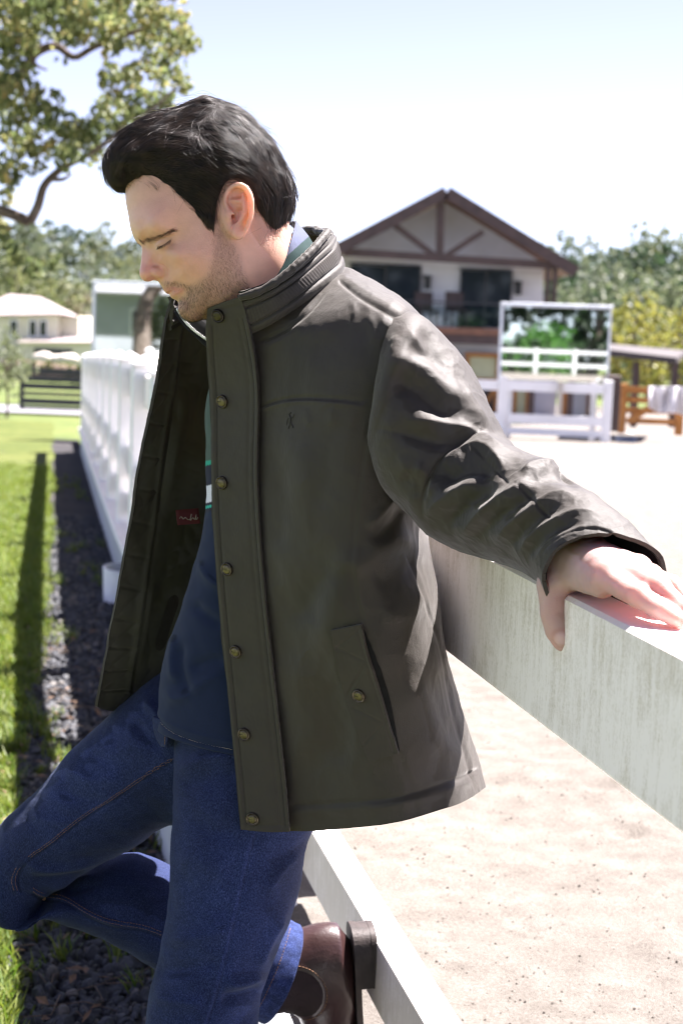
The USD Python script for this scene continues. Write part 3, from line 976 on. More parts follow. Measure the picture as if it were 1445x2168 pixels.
TORSO = [
    [(437, 690, 1.875), (530, 700, 1.840), (600, 666, 1.825), (660, 628, 1.835), (702, 594, 1.860), (718, 578, 1.90), (714, 562, 1.945), (690, 548, 2.00), (640, 548, 2.05), (560, 580, 2.08), (450, 640, 2.08), (362, 632, 2.035)],
    [(440, 760, 1.878), (542, 770, 1.838), (630, 735, 1.792), (718, 692, 1.768), (782, 640, 1.775), (795, 612, 1.83), (800, 600, 1.905), (770, 610, 2.0), (690, 640, 2.10), (590, 690, 2.15), (440, 740, 2.12), (345, 705, 2.04)],
    [(445, 850, 1.880), (547, 850, 1.838), (655, 820, 1.778), (765, 775, 1.745), (853, 690, 1.750), (880, 672, 1.80), (905, 688, 1.88), (900, 720, 2.0), (800, 720, 2.13), (650, 760, 2.2), (430, 830, 2.14), (328, 805, 2.045)],
    [(447, 975, 1.882), (545, 972, 1.842), (650, 950, 1.776), (760, 930, 1.742), (835, 915, 1.750), (885, 905, 1.80), (905, 915, 1.90), (885, 950, 2.02), (800, 950, 2.14), (650, 950, 2.2), (430, 980, 2.14), (300, 945, 2.05)],
    [(452, 1110, 1.885), (549, 1110, 1.846), (650, 1100, 1.782), (748, 1100, 1.745), (822, 1100, 1.760), (872, 1110, 1.805), (902, 1110, 1.89), (880, 1110, 2.03), (800, 1110, 2.14), (650, 1100, 2.2), (420, 1120, 2.15), (276, 1100, 2.055)],
    [(463, 1260, 1.888), (561, 1260, 1.852), (660, 1250, 1.792), (757, 1250, 1.752), (835, 1250, 1.764), (892, 1250, 1.812), (922, 1250, 1.90), (900, 1250, 2.03), (810, 1250, 2.14), (650, 1250, 2.2), (420, 1270, 2.15), (248, 1250, 2.06)],
    [(477, 1410, 1.892), (577, 1410, 1.858), (680, 1400, 1.802), (785, 1400, 1.757), (865, 1400, 1.768), (922, 1395, 1.825), (944, 1395, 1.91), (920, 1395, 2.04), (820, 1390, 2.15), (650, 1380, 2.2), (400, 1380, 2.15), (225, 1378, 2.065)],
    [(493, 1570, 1.888), (595, 1570, 1.864), (700, 1565, 1.815), (820, 1560, 1.768), (905, 1552, 1.782), (968, 1545, 1.845), (990, 1540, 1.93), (960, 1530, 2.05), (850, 1520, 2.16), (670, 1510, 2.2), (380, 1470, 2.16), (211, 1446, 2.065)],
    [(510, 1756, 1.882), (612, 1759, 1.866), (720, 1754, 1.825), (862, 1735, 1.778), (945, 1710, 1.792), (1003, 1682, 1.86), (1022, 1664, 1.94), (985, 1640, 2.06), (860, 1640, 2.16), (680, 1640, 2.2), (350, 1540, 2.16), (203, 1497, 2.065)],
]
JACKET_FOLDS = [
    # (polyline, width px, height m)
    ([(545, 760), (548, 900), (545, 1000), (549, 1110), (561, 1260), (577, 1410), (595, 1570), (608, 1700)], 7, -.0022, .03),
    ([(551, 861), (600, 846), (680, 843), (775, 853)], 2.6, -.0022, .04), ([(551, 868), (600, 853), (680, 850), (775, 860)], 4, .0016, .04),
    ([(783, 899), (773, 947), (761, 1020), (751, 1093), (746, 1160), (746, 1230), (768, 1323)], 2.4, -.0020, .04), ([(791, 899), (781, 947), (769, 1020), (759, 1093), (754, 1160), (754, 1230), (774, 1320)], 5, .0012, .05),
    ([(842, 1594), (865, 1657), (884, 1732)], 2.4, -.0018, .05),
    ([(850, 1165), (875, 1190), (889, 1245), (912, 1310), (933, 1371), (957, 1487), (981, 1584), (1000, 1660)], 2.6, -.0024, .04),
    ([(614, 1706), (700, 1702), (800, 1694), (870, 1682), (990, 1640), (1015, 1628)], 2.6, -.0026, .02), ([(614, 1720), (700, 1717), (800, 1709), (870, 1697), (1000, 1655)], 9, .0022, .03),
    ([(716, 592), (760, 628), (800, 652), (858, 687)], 2.6, -.0028, .03), ([(718, 580), (765, 612), (805, 636), (862, 668)], 9, .0022, .1),
    ([(540, 728), (600, 700), (645, 668), (690, 615)], 3, -.0020, .1), ([(552, 742), (610, 712), (652, 682)], 9, .0020, .2),
    # soft drapes
    ([(620, 720), (690, 680), (760, 660)], 16, .0015), ([(640, 760), (720, 720), (800, 690)], 18, -.0018), ([(770, 660), (790, 700), (785, 730)], 7, .0022), ([(800, 665), (820, 700), (825, 725)], 7, .0024), ([(735, 630), (750, 655), (748, 675)], 6, .0018), ([(815, 690), (838, 690), (850, 700)], 6, .002),
    ([(600, 880), (640, 1000), (620, 1150), (650, 1300)], 26, .0045), ([(700, 870), (690, 980), (660, 1100)], 20, -.0030),
    ([(735, 1180), (690, 1230), (650, 1270), (630, 1340)], 24, -.0050), ([(760, 1150), (720, 1210), (700, 1280), (690, 1400)], 20, .0055),
    ([(880, 1130), (830, 1150), (780, 1180), (740, 1220)], 18, .0055, .2), ([(900, 1180), (840, 1215), (790, 1240)], 18, -.0040, .2), ([(905, 1250), (860, 1290), (800, 1310)], 18, .0035, .2),
    ([(560, 940), (600, 1060), (590, 1180)], 18, -.0028), ([(620, 1380), (640, 1500), (650, 1640)], 26, .0048), ([(690, 1420), (715, 1520), (720, 1640)], 24, -.0046), ([(860, 1430), (900, 1520), (930, 1620)], 22, .0048), ([(905, 1400), (940, 1500), (965, 1600)], 16, -.0034),
    ([(835, 1040), (810, 1080), (770, 1120)], 9, .006), ([(860, 1060), (830, 1110), (790, 1150)], 9, -.005),
    ([(640, 870), (650, 880), (655, 905)], 5, .0012), ([(700, 860), (705, 880), (705, 905)], 5, .0012), ([(745, 865), (748, 885), (742, 905)], 5, .0012),
]
SLEEVE = [(846, 655, 796, 900, 1.80, .064), (884, 664, 784, 942, 1.798, .088), (928, 700, 800, 990, 1.793, .095), (975, 760, 836, 1045, 1.78, .094), (1018, 840, 885, 1098, 1.762, .089),
    (1066, 936, 942, 1150, 1.735, .080), (1120, 968, 985, 1166, 1.70, .071), (1180, 998, 1032, 1176, 1.665, .067), (1248, 1055, 1082, 1186, 1.62, .063), (1330, 1130, 1122, 1200, 1.575, .058), (1404, 1236, 1152, 1214, 1.53, .052)]
SLEEVE_FOLDS = [
    ([(862, 695), (880, 722), (905, 750)], 8, .0040, .3), ([(885, 690), (915, 735), (945, 790)], 9, -.0040, .3), ([(838, 705), (835, 730), (825, 750)], 7, .0030, .3),
    ([(795, 758), (830, 762), (880, 772), (930, 806), (985, 870), (1040, 930)], 16, .0100, .25), ([(805, 800), (870, 822), (930, 870), (990, 925)], 17, -.0085, .25), ([(850, 735), (910, 765), (965, 825)], 15, -.0065, .3),
    ([(945, 838), (985, 885), (1025, 930)], 9, -.0055, .3), ([(970, 800), (1005, 865), (1045, 920)], 9, .0045, .3),
    ([(850, 890), (930, 893), (990, 912), (1050, 948), (1105, 962)], 13, .0100, .25), ([(820, 905), (900, 930), (960, 945), (1010, 958)], 13, -.0070, .25),
    ([(790, 905), (830, 914), (870, 924)], 2.2, -.0014), 
    ([(905, 1000), (950, 962), (1000, 948), (1045, 968), (1080, 1010)], 12, .0105, .25), ([(930, 1030), (975, 1000), (1020, 995), (1050, 1015)], 13, -.0105, .25),
    ([(1000, 948), (1040, 985), (1070, 1020), (1095, 1050)], 2.2, -.0018),
    ([(895, 1100), (940, 1055), (985, 1030), (1025, 1020)], 14, .0080, .25), ([(930, 1125), (975, 1080), (1015, 1050), (1060, 1030)], 13, -.0095, .25), ([(965, 1145), (1010, 1095), (1060, 1055), (1110, 1030), (1150, 1012)], 13, .0100, .25),
    ([(1000, 1155), (1035, 1110), (1090, 1070), (1140, 1045)], 11, -.0065, .25), ([(1095, 1000), (1135, 985), (1170, 985), (1195, 1002)], 9, .0085, .25), ([(1100, 1024), (1150, 1008), (1200, 1012), (1228, 1035)], 9, -.0085, .25),
    ([(1040, 1170), (1070, 1120), (1120, 1080), (1180, 1045), (1235, 1058)], 11, .0062, .25), ([(1065, 1180), (1095, 1135), (1145, 1095), (1200, 1070)], 10, -.0050, .25), ([(1092, 1186), (1115, 1145), (1160, 1108), (1230, 1082), (1280, 1095)], 9, .0055, .25),
    ([(1110, 1195), (1132, 1158), (1175, 1124), (1235, 1102)], 8, -.0042, .25), ([(1125, 1200), (1148, 1162), (1195, 1130), (1265, 1117), (1335, 1152)], 7, .0030, .2),
    ([(1085, 1020), (1115, 1045), (1130, 1060), (1165, 1100)], 2.4, -.0020, .1), ([(1140, 1185), (1160, 1155), (1200, 1130), (1262, 1122), (1330, 1152), (1385, 1205)], 2.2, -.0014, .1),
    ([(870, 985), (900, 1000), (915, 1030), (905, 1060)], 12, .0060), ([(850, 1000), (880, 1030), (885, 1060)], 11, -.0055), ([(840, 960), (870, 1010), (880, 1080)], 12, .004),
]
BUTTONS = [(462, 668), (471, 850), (470, 1022), (481, 1205), (500, 1380), (517, 1555), (535, 1734)]


def jacket_torso(m=380, n=360):
    X = net(ctrl(TORSO), m, n)
    b = np.minimum(np.minimum(np.arange(m), np.arange(m)[::-1])[:, None], np.minimum(np.arange(n), np.arange(n)[::-1])[None])
    wgt = np.clip(b / 14.0, 0, 1)[..., None]
    X = X * (1 - wgt) + ndimage.gaussian_filter(X, (8, 8, 0), mode='nearest') * wgt
    N = grid_normals(X)
    k = (m // 2, int(n * .25))
    sg_ = 1.0 if (N[k] @ (CAM - X[k])) > 0 else -1.0
    X = sheet_noise(X, sg_, .006, 9, 11)
    SNT = soft_normals(X, 5) * sg_
    X = crumple(X, sg_, .0022, 11, 15, (1, 1, .5), N=SNT)
    X = crumple(X, sg_, .0007, 45, 18, (1, 1, .6), N=SNT)
    X, _ = weave_folds(X, JACKET_FOLDS, True, sg_, SNT)
    return X, sg_


def button(pos, nrm, r=.0083):
    """A domed, rimmed metal press stud with a raised rider-like crest, as (base, crest)."""
    t = np.array([(0, .0030), (.45, .0029), (.62, .0023), (.70, .0016), (.78, .0018), (.88, .0027), (.96, .0022), (1.0, .0010), (1.0, -.001)])
    n = 28
    a = np.arange(n) / n * 2 * np.pi
    V = [np.array([0, 0, t[0, 1]])]
    for rr, z in t[1:]:
        V += [np.array([rr * r * math.cos(x), rr * r * math.sin(x), z]) for x in a]
    f = [[0, 1 + i, 1 + (i + 1) % n] for i in range(n)]
    for k in range(len(t) - 2):
        b = 1 + k * n
        for i in range(n):
            j = (i + 1) % n
            f += [[b + i, b + n + i, b + n + j], [b + i, b + n + j, b + j]]
    base = trimesh.Trimesh(np.array(V), f, process=False)
    crest = []
    for p, q, w in (((-.25, -.30), (-.05, .10), .07), ((.05, -.34), (.12, .05), .07), ((-.3, .02), (.3, .06), .11), ((-.02, .05), (.04, .36), .08), ((.22, .06), (.34, .26), .07), ((.04, .3), (-.2, .40), .04), ((-.3, .0), (-.38, -.22), .05), ((.28, .0), (.3, -.28), .05)):
        crest.append(trimesh.creation.capsule(radius=w * r * .8, height=np.hypot(q[0] - p[0], q[1] - p[1]) * r, count=[6, 4]))
        T = trimesh.geometry.align_vectors([0, 0, 1], [q[0] - p[0], q[1] - p[1], 0])
        T[:3, 3] = [p[0] * r, p[1] * r, .0026]
        crest[-1].apply_transform(T)
    crest = join(crest)
    up = np.array([0, 0, 1.0])
    s = np.cross(up, nrm)
    s /= np.linalg.norm(s)
    u = np.cross(nrm, s)
    T = np.eye(4)
    T[:3, 0], T[:3, 1], T[:3, 2], T[:3, 3] = s, u, nrm, pos
    base.apply_transform(T)
    crest.apply_transform(T)
    return base, crest


def tube_sign(X):
    C = X[:, :-1].mean(1, keepdims=True)
    return 1.0 if (grid_normals(X) * (X - C)).sum(-1).mean() > 0 else -1.0
# ------------------------------------------------------------------ the person
def wave_bump_cloth(name, c1, c2, rough, twill, strength, sheen=.3, dist=.0004, blotch=9.0, c3=None, spec=.3):
    """Woven cloth: two noise tones, a fine diagonal weave as bump."""
    nodes = {'g': ('geometry', {}), 'n': ('noise_texture', {'scale': blotch, 'detail': 5.0, 'roughness': .6}),
             'r': ('rgb_ramp', {'ramp': [(.3, c1), (.5, c2), (.72, c3 or c1)]}),
             'f': ('noise_texture', {'scale': 1500.0, 'detail': 2.0}), 'f2': ('noise_texture', {'scale': 260.0, 'detail': 3.0}), 'am': ('mix_float', {'fac': .5}),
             'v': ('map_range', {'from_min': .3, 'from_max': .7, 'to_min': .78, 'to_max': 1.22}), 'mx': ('mix', {'mix_type': 'multiply', 'fac': 1.0}),
             'b': ('bump', {'strength': strength, 'distance': dist}),
             'p': ('principled_bsdf', {'roughness': rough, 'specular_ior_level': spec, 'sheen_weight': sheen, 'sheen_roughness': .35, 'sheen_tint': (1.0, .98, .95)})}
    links = [('g.position', 'n.vector'), ('n.fac', 'r.fac'), ('g.position', 'f.vector'), ('g.position', 'f2.vector'), ('f.fac', 'am.a'), ('f2.fac', 'am.b'), ('f.fac', 'v.value'),
             ('r.color', 'mx.color1'), ('v.result', 'mx.color2'), ('mx.color', 'p.base_color'), ('am.result', 'b.height'), ('b.normal', 'p.normal')]
    look(name, nodes, links, 'p.BSDF')


look('skin', {'t': ('attribute', {'attribute': 'tint'}), 'g': ('geometry', {}), 'n': ('noise_texture', {'scale': 700.0, 'detail': 3.0}),
    'b': ('bump', {'strength': .40, 'distance': .0007}),
    'p': ('principled_bsdf', {'roughness': .46, 'specular_ior_level': .42, 'subsurface_weight': .24, 'subsurface_scale': .007, 'subsurface_radius': (1.0, .32, .18)})},
    [('t.color', 'p.base_color'), ('g.position', 'n.vector'), ('n.fac', 'b.height'), ('b.normal', 'p.normal')], 'p.BSDF')
look('hair_strand', {'g': ('geometry', {}), 'n': ('noise_texture', {'scale': 90.0, 'detail': 2.0}), 'r': ('rgb_ramp', {'ramp': [(.35, (.009, .0062, .005)), (.65, (.034, .020, .013))]}), 'p': ('principled_bsdf', {'roughness': .42, 'specular_ior_level': .40})}, [('g.position', 'n.vector'), ('n.fac', 'r.fac'), ('r.color', 'p.base_color')], 'p.BSDF')
plain('hair_mass', (.010, .008, .007), .8, spec=.1)
wave_bump_cloth('jacket_cloth', (.025, .021, .017), (.032, .027, .022), .60, 420.0, .8, sheen=.24, dist=.0009, c3=(.029, .022, .016), spec=.30)
wave_bump_cloth('jacket_trim', (.025, .021, .018), (.032, .027, .022), .60, 420.0, .8, sheen=.24, dist=.0009, spec=.30)
wave_bump_cloth('facing_cloth', (.055, .052, .040), (.066, .062, .046), .6, 420.0, .25, sheen=.2)
plain('sherpa', (.045, .035, .030), .95, .5, 260.0, bump=1.0, bscale=420.0, bdist=.006, spec=.1)
plain('rib_knit', (.045, .040, .038), .9, .2, 60.0, spec=.1)
plain('dark_knit', (.012, .012, .012), .95, .2, 80.0, spec=.1)
plain('brass', (.125, .105, .075), .42, .45, 300.0, metallic=1.0, bump=.3, bscale=900.0, bdist=.0005)
plain('brass_dark', (.06, .052, .040), .42, .3, 300.0, metallic=1.0)
plain('steel_teeth', (.75, .75, .74), .3, .05, metallic=1.0)
plain('stitch_tan', (.20, .105, .05), .8, .3, 200.0)
plain('stitch_dark', (.020, .019, .016), .8)
plain('label_cloth', (.09, .012, .016), .8, .2)
plain('label_thread', (.35, .30, .26), .7)
plain('leather', (.036, .017, .016), .34, .25, 22.0, bump=.25, bscale=160.0, bdist=.002, coat=.15)
plain('elastic', (.016, .007, .008), .85, .2, 60.0, bump=.5, bscale=300.0, bdist=.001)
plain('boot_sole', (.036, .026, .023), .6, .35, 40.0, bump=.4, bscale=120.0, bdist=.002)
# denim: indigo with a white weft speckle
look('denim', {'g': ('geometry', {}), 't': ('attribute', {'attribute': 'tint'}), 'n': ('noise_texture', {'scale': 1100.0, 'detail': 2.5, 'roughness': .7}),
    'n0': ('noise_texture', {'scale': 14.0, 'detail': 4.0, 'roughness': .6}),
    'mp': ('mapping', {'scale': (1.0, 1.0, .35)}),
    'r': ('rgb_ramp', {'ramp': [(.36, (.005, .008, .033)), (.52, (.012, .020, .066)), (.70, (.040, .056, .136))]}),
    'v': ('map_range', {'from_min': .3, 'from_max': .7, 'to_min': .75, 'to_max': 1.2}),
    'mx': ('mix', {'mix_type': 'multiply', 'fac': 1.0}), 'mt': ('mix', {'mix_type': 'multiply', 'fac': 1.0}),
    'b': ('bump', {'strength': .45, 'distance': .0005}),
    'p': ('principled_bsdf', {'roughness': .85, 'specular_ior_level': .15, 'sheen_weight': .05, 'sheen_roughness': .5, 'sheen_tint': (.7, .8, 1.0)})},
    [('g.position', 'mp.vector'), ('mp.vector', 'n.vector'), ('g.position', 'n0.vector'), ('n.fac', 'r.fac'), ('n0.fac', 'v.value'), ('r.color', 'mx.color1'), ('v.result', 'mx.color2'), ('mx.color', 'mt.color1'), ('t.color', 'mt.color2'), ('mt.color', 'p.base_color'), ('n.fac', 'b.height'), ('b.normal', 'p.normal')], 'p.BSDF')
look('jersey', {'g': ('geometry', {}), 't': ('attribute', {'attribute': 'tint'}), 'n': ('noise_texture', {'scale': 900.0, 'detail': 2.0}),
    'v': ('map_range', {'from_min': .3, 'from_max': .7, 'to_min': .8, 'to_max': 1.2}), 'mx': ('mix', {'mix_type': 'multiply', 'fac': 1.0}),
    'b': ('bump', {'strength': .3, 'distance': .0004}), 'p': ('principled_bsdf', {'roughness': .9, 'specular_ior_level': .12, 'sheen_weight': .08})},
    [('g.position', 'n.vector'), ('n.fac', 'v.value'), ('t.color', 'mx.color1'), ('v.result', 'mx.color2'), ('mx.color', 'p.base_color'), ('n.fac', 'b.height'), ('b.normal', 'p.normal')], 'p.BSDF')

MAN_AT = (.05, 1.93, 0.0)
man = thing('person', 'dark-haired stubbled man in an olive jacket and jeans leaning back on the white rail', 'person', MAN_AT)
JK = UsdGeom.Xform.Define(stage, unique(path_of(man), 'jacket')).GetPrim()
tag(JK, 'open olive brown field jacket with a stand collar and metal press studs')


def put(name, mesh, mat, parent=man, smooth=True, color=None, label=None, kind=None):
    v, f, _ = meshkit.arrays(mesh)
    return obj(name, trimesh.Trimesh(v - np.array(MAN_AT), f, process=False), mat, parent, smooth, color, label, kind=kind)


def put_curves(name, strands, w, mat, parent=man, label=None, kind=None):
    return curves(name, [np.asarray(s) - np.array(MAN_AT) for s in strands], w, mat, parent, label, kind)


def rail_x(Y):
    """The left face of the fence beside the man."""
    return .1227 - .21822 * (Y - 2.02)


# ---- jacket
TX, TS = jacket_torso()
tm = slab(TX, .0045, TS)
put('body_panel', tm, 'jacket_cloth', JK, 35)
# inside: sherpa lining round the back, a quilted facing along the open right front
nrow, ncol = TX.shape[:2]
IN = offset(TX, -.0060, TS)
uc = int(ncol * .862)
put('lining', grid_mesh(IN[:, 4:uc + 4], TS > 0), 'sherpa', JK, True)
FC = IN[:, uc:].copy()
quilt = []
edge = np.array([(356, 640), (341, 715), (326, 805), (300, 945), (276, 1100), (248, 1250), (225, 1378), (211, 1446), (203, 1497)], float)
ez = spline(edge, 30)
inn = ez + np.c_[np.linspace(34, 66, 30), np.linspace(4, 8, 30)]
for i in range(0, 28, 2):
    quilt.append(([tuple(inn[i] + (0, -24)), tuple(ez[i + 1] + (4, 8))], 1.5, -.0016, 0))
    quilt.append(([tuple(ez[i + 1] + (4, 8)), tuple(inn[min(i + 2, 29)] + (0, -24))], 1.5, -.0016, 0))
quilt.append(([tuple(q) for q in inn[::3]], 3.0, .0030, 0))
quilt.append(([tuple(q + (6, 0)) for q in inn[::3]], 2.0, -.0025, 0))
quilt += [([(395, 800), (370, 950), (345, 1100)], 14, .004), ([(375, 820), (350, 960), (322, 1120)], 10, -.003), ([(330, 1200), (305, 1330), (290, 1420)], 12, .004), ([(380, 1240), (350, 1330), (330, 1400)], 10, -.003)]
FC, _ = weave_folds(FC, quilt, True, -TS)
put('facing', grid_mesh(FC, TS > 0), 'facing_cloth', JK, True, label='dark quilted inside of the open right front')
# placket
PLACKET = [
    [(439, 653, 1.832), (473, 640, 1.820), (508, 629, 1.806)], [(436, 690, 1.840), (482, 684, 1.826), (523, 676, 1.810)], [(440, 760, 1.858), (492, 765, 1.840), (541, 770, 1.820)],
    [(446, 850, 1.869), (497, 850, 1.848), (547, 850, 1.826)], [(447, 975, 1.871), (496, 973, 1.851), (544, 972, 1.830)], [(452, 1110, 1.874), (500, 1110, 1.854), (549, 1110, 1.834)],
    [(463, 1260, 1.877), (512, 1260, 1.858), (561, 1260, 1.840)], [(477, 1410, 1.881), (527, 1410, 1.863), (577, 1410, 1.846)], [(493, 1570, 1.876), (544, 1570, 1.862), (595, 1570, 1.850)],
    [(504, 1680, 1.872), (556, 1682, 1.860), (607, 1682, 1.850)], [(511, 1757, 1.868), (562, 1762, 1.858), (613, 1761, 1.850)]]
PX = net(ctrl(PLACKET), 420, 44)
NP = grid_normals(PX)
PS = 1.0 if (NP[200, 20] @ (CAM - PX[200, 20])) > 0 else -1.0
PX = sheet_noise(PX, PS, .0022, 22, 31)
PX = sheet_noise(PX, PS, .0010, 90, 32)
def _off(path, dx):
    return [(x + dx, y) for x, y in path]
pl_l = [(436, 690), (440, 760), (446, 850), (447, 975), (452, 1110), (463, 1260), (477, 1410), (493, 1570), (504, 1680), (510, 1750)]
pl_r = [(523, 676), (541, 770), (547, 850), (544, 972), (549, 1110), (561, 1260), (577, 1410), (595, 1570), (607, 1682), (613, 1755)]
PX, _ = weave_folds(PX, [(_off(pl_l, 12), 1.7, -.0011, 0), (_off(pl_l, 5), 3, .0010, 0), (_off(pl_r, -9), 1.8, -.0016, 0), (_off(pl_r, -4), 3, .0014, 0), (_off(pl_r, -19), 2.0, -.0010, 0),
    ([(440, 668), (475, 655), (510, 645)], 1.6, -.0010, 0), ([(512, 1742), (562, 1748), (612, 1747)], 1.6, -.0010, 0)], True, PS)
put('placket', slab(PX, .0052, PS), 'jacket_trim', JK, 35)
for bx, by in BUTTONS:
    p, n = on_sheet(PX, [(bx, by)], .0006, PS)
    bs, cr = button(p[0], n[0])
    bp = put('button', bs, 'brass_dark' if by < 700 else 'brass', JK, 35)
    put('crest', cr, 'brass_dark', bp, 35, kind='stuff')
# collar
COLLAR = [
    [(528, 708, 1.824), (600, 670, 1.812), (655, 632, 1.823), (702, 596, 1.852), (726, 576, 1.89), (728, 562, 1.95), (690, 548, 2.01), (630, 552, 2.06), (540, 592, 2.09), (440, 650, 2.085), (358, 700, 2.04)],
    [(523, 690, 1.817), (592, 655, 1.806), (646, 616, 1.815), (694, 578, 1.846), (721, 554, 1.888), (722, 538, 1.95), (690, 528, 2.01), (630, 535, 2.06), (530, 592, 2.085), (440, 640, 2.085), (358, 680, 2.038)],
    [(516, 660, 1.812), (580, 632, 1.802), (630, 598, 1.810), (680, 557, 1.840), (711, 528, 1.882), (714, 512, 1.95), (685, 508, 2.01), (622, 520, 2.055), (520, 590, 2.08), (430, 632, 2.08), (359, 655, 2.034)],
    [(507, 629, 1.809), (562, 609, 1.802), (608, 579, 1.806), (648, 547, 1.818), (682, 511, 1.846), (697, 491, 1.885), (688, 487, 1.945), (652, 489, 2.0), (596, 524, 2.05), (480, 602, 2.072), (361, 633, 2.03)]]
CX = net(ctrl(COLLAR), 70, 420)
NC = grid_normals(CX)
CSG = 1.0 if (NC[35, 60] @ (CAM - CX[35, 60])) > 0 else -1.0
CX = sheet_noise(CX, CSG, .003, 26, 41)
cv = np.linspace(0, 1, 70)[:, None]
cu = np.arange(420)[None]
relief = sum(a * np.exp(-.5 * ((cv - v0) / w) ** 2) for v0, w, a in ((.17, .016, -.0022), (.45, .016, -.0022), (.63, .016, -.0020), (.82, .016, -.0018), (.54, .05, .0012), (.72, .05, .0012), (.08, .05, .0014)))
CX = offset(CX, relief, CSG)
put('collar', slab(CX, .005, CSG), 'jacket_trim', JK, 35)
rimp = ndimage.gaussian_filter1d(offset(CX, -.0025, CSG)[-1], 3, axis=0)
put('collar_rim', tube(rimp[::2], .0048 + .0012 * (meshkit.noise(np.c_[np.arange(210) * .55, np.zeros(210), np.zeros(210)], 3) - .5), 10), 'jacket_trim', JK, True)
# ribbed inset of the collar
RB = CX[13:31, 2:255]
RB = np.stack([np.stack([np.interp(np.linspace(0, 252, 760), np.arange(253), RB[k, :, c]) for c in range(3)], -1) for k in range(0, 18, 2)])
RB = offset(RB, -.0001 + .0004 * np.sin(np.arange(760) * 2 * np.pi / 9.0)[None, :] * np.ones((len(RB), 1)), CSG)
put('rib_band', slab(RB, .0015, CSG), 'rib_knit', JK, True, label='ribbed knit band round the collar')
# left sleeve
SX = ring_net(SLEEVE, 360, 300, start=-math.pi / 2, power=2.15, smooth=60)
SS = tube_sign(SX)
SX = sheet_noise(SX, SS, .004, 12, 51)
SN = soft_normals(SX, 7) * SS
ramp = np.clip(np.linspace(0, 1, 360) * 8 - .6, 0, 1)[:, None]
spc = ndimage.gaussian_filter(np.linalg.norm(np.gradient(SX, axis=0), axis=-1), 3)
free = np.clip((spc / np.median(spc) - .15) / .55, 0, 1)
ramp = ramp * free
SX0 = SX
SX = crumple(SX, SS, .0018 * ramp, 12, 55, N=SN)
SX = crumple(SX, SS, .0010 * ramp, 36, 58, N=SN)
SX = sheet_noise(SX, SS, .0010, 110, 59)
SX, _ = weave_folds(SX, [(q[0], q[1], q[2] * (.80 if q[1] > 3 else 1)) + tuple(q[3:]) for q in SLEEVE_FOLDS], True, SS, SN)
SX = SX0 + (SX - SX0) * (.25 + .75 * free)[..., None]
put('sleeve', slab(SX, .0042, SS), 'jacket_cloth', JK, 40)
put('sleeve_lining', grid_mesh(offset(SX[250:-2], -.0056, SS), SS > 0), 'dark_knit', JK, True)
# far sleeve, hidden behind the body: hangs from the far shoulder
FS = ring_net([(640, 700, 560, 930, 2.20, .07), (560, 850, 470, 1000, 2.25, .07), (520, 1050, 420, 1120, 2.26, .065), (520, 1250, 430, 1260, 2.24, .06), (560, 1380, 470, 1400, 2.2, .055)], 60, 40, start=-math.pi / 2)
put('sleeve', grid_mesh(FS), 'jacket_cloth', JK, True)
# pocket welt with its stud, the dark opening beside it
WL = [(703, 1333), (716, 1400), (743, 1500), (764, 1560), (783, 1611)]
WR = [(765, 1320), (779, 1380), (805, 1470), (824, 1535), (842, 1592)]
wl, _ = on_sheet(TX, spline(np.array(WL, float), 40), .0048, TS)
wr, _ = on_sheet(TX, spline(np.array(WR, float), 40), .0068, TS)
WX = strip(wl, wr, 160, 40)
ws = 1.0 if (grid_normals(WX)[80, 20] @ (CAM - WX[80, 20])) > 0 else -1.0
zig = [([(712, 1372), (762, 1332)], 1.8, -.0008, 0), ([(712, 1372), (770, 1400)], 1.8, -.0008, 0), ([(735, 1470), (772, 1408)], 1.8, -.0008, 0), ([(748, 1500), (808, 1530)], 1.8, -.0008, 0), ([(770, 1575), (812, 1532)], 1.8, -.0008, 0), ([(755, 1330), (770, 1385), (796, 1470), (816, 1535), (832, 1590)], 2, -.0010, 0)]
WX, _ = weave_folds(WX, zig, True, ws)
put('pocket_welt', slab(WX, .0040, ws), 'jacket_trim', JK, 35)
o1, _ = on_sheet(TX, spline(np.array([(767, 1326), (781, 1380), (807, 1470), (826, 1535), (842, 1590)], float), 30), .0012, TS)
o2, _ = on_sheet(TX, spline(np.array([(768, 1326), (791, 1380), (818, 1455), (834, 1525), (845, 1590)], float), 30), .0012, TS)
put('pocket_opening', grid_mesh(strip(o1, o2, 60, 8)), 'dark_knit', JK, True)
p, n = on_sheet(WX, [(760, 1473)], .0006, ws)
bs, cr = button(p[0], n[0])
bp = put('button', bs, 'brass', JK, 35, label='brass stud on the pocket welt')
put('crest', cr, 'brass_dark', bp, 35, kind='stuff')
p, n = on_sheet(TX, [(792, 1447)], .002, TS)
put('snap', trimesh.creation.torus(.0042, .0012, transform=trimesh.transformations.translation_matrix(p[0]) @ trimesh.geometry.align_vectors([0, 0, 1], n[0])), 'brass', JK, True)
# embroidered rider, tone on tone
emb = []
for q, r in (([(612, 878), (616, 886), (614, 896)], .0022), ([(614, 896), (611, 908)], .0013), ([(616, 894), (620, 906)], .0013), ([(609, 886), (620, 884)], .0013), ([(620, 884), (622, 877)], .0011), ([(609, 886), (607, 900)], .0012), ([(612, 878), (616, 873)], .0012)):
    p, _ = on_sheet(TX, np.array(q, float), .0004, TS)
    emb.append(tube(spline(p, 8) if len(p) > 2 else p, r * .42, 6))
put('embroidery', join(emb), 'stitch_dark', JK, True, kind='stuff')
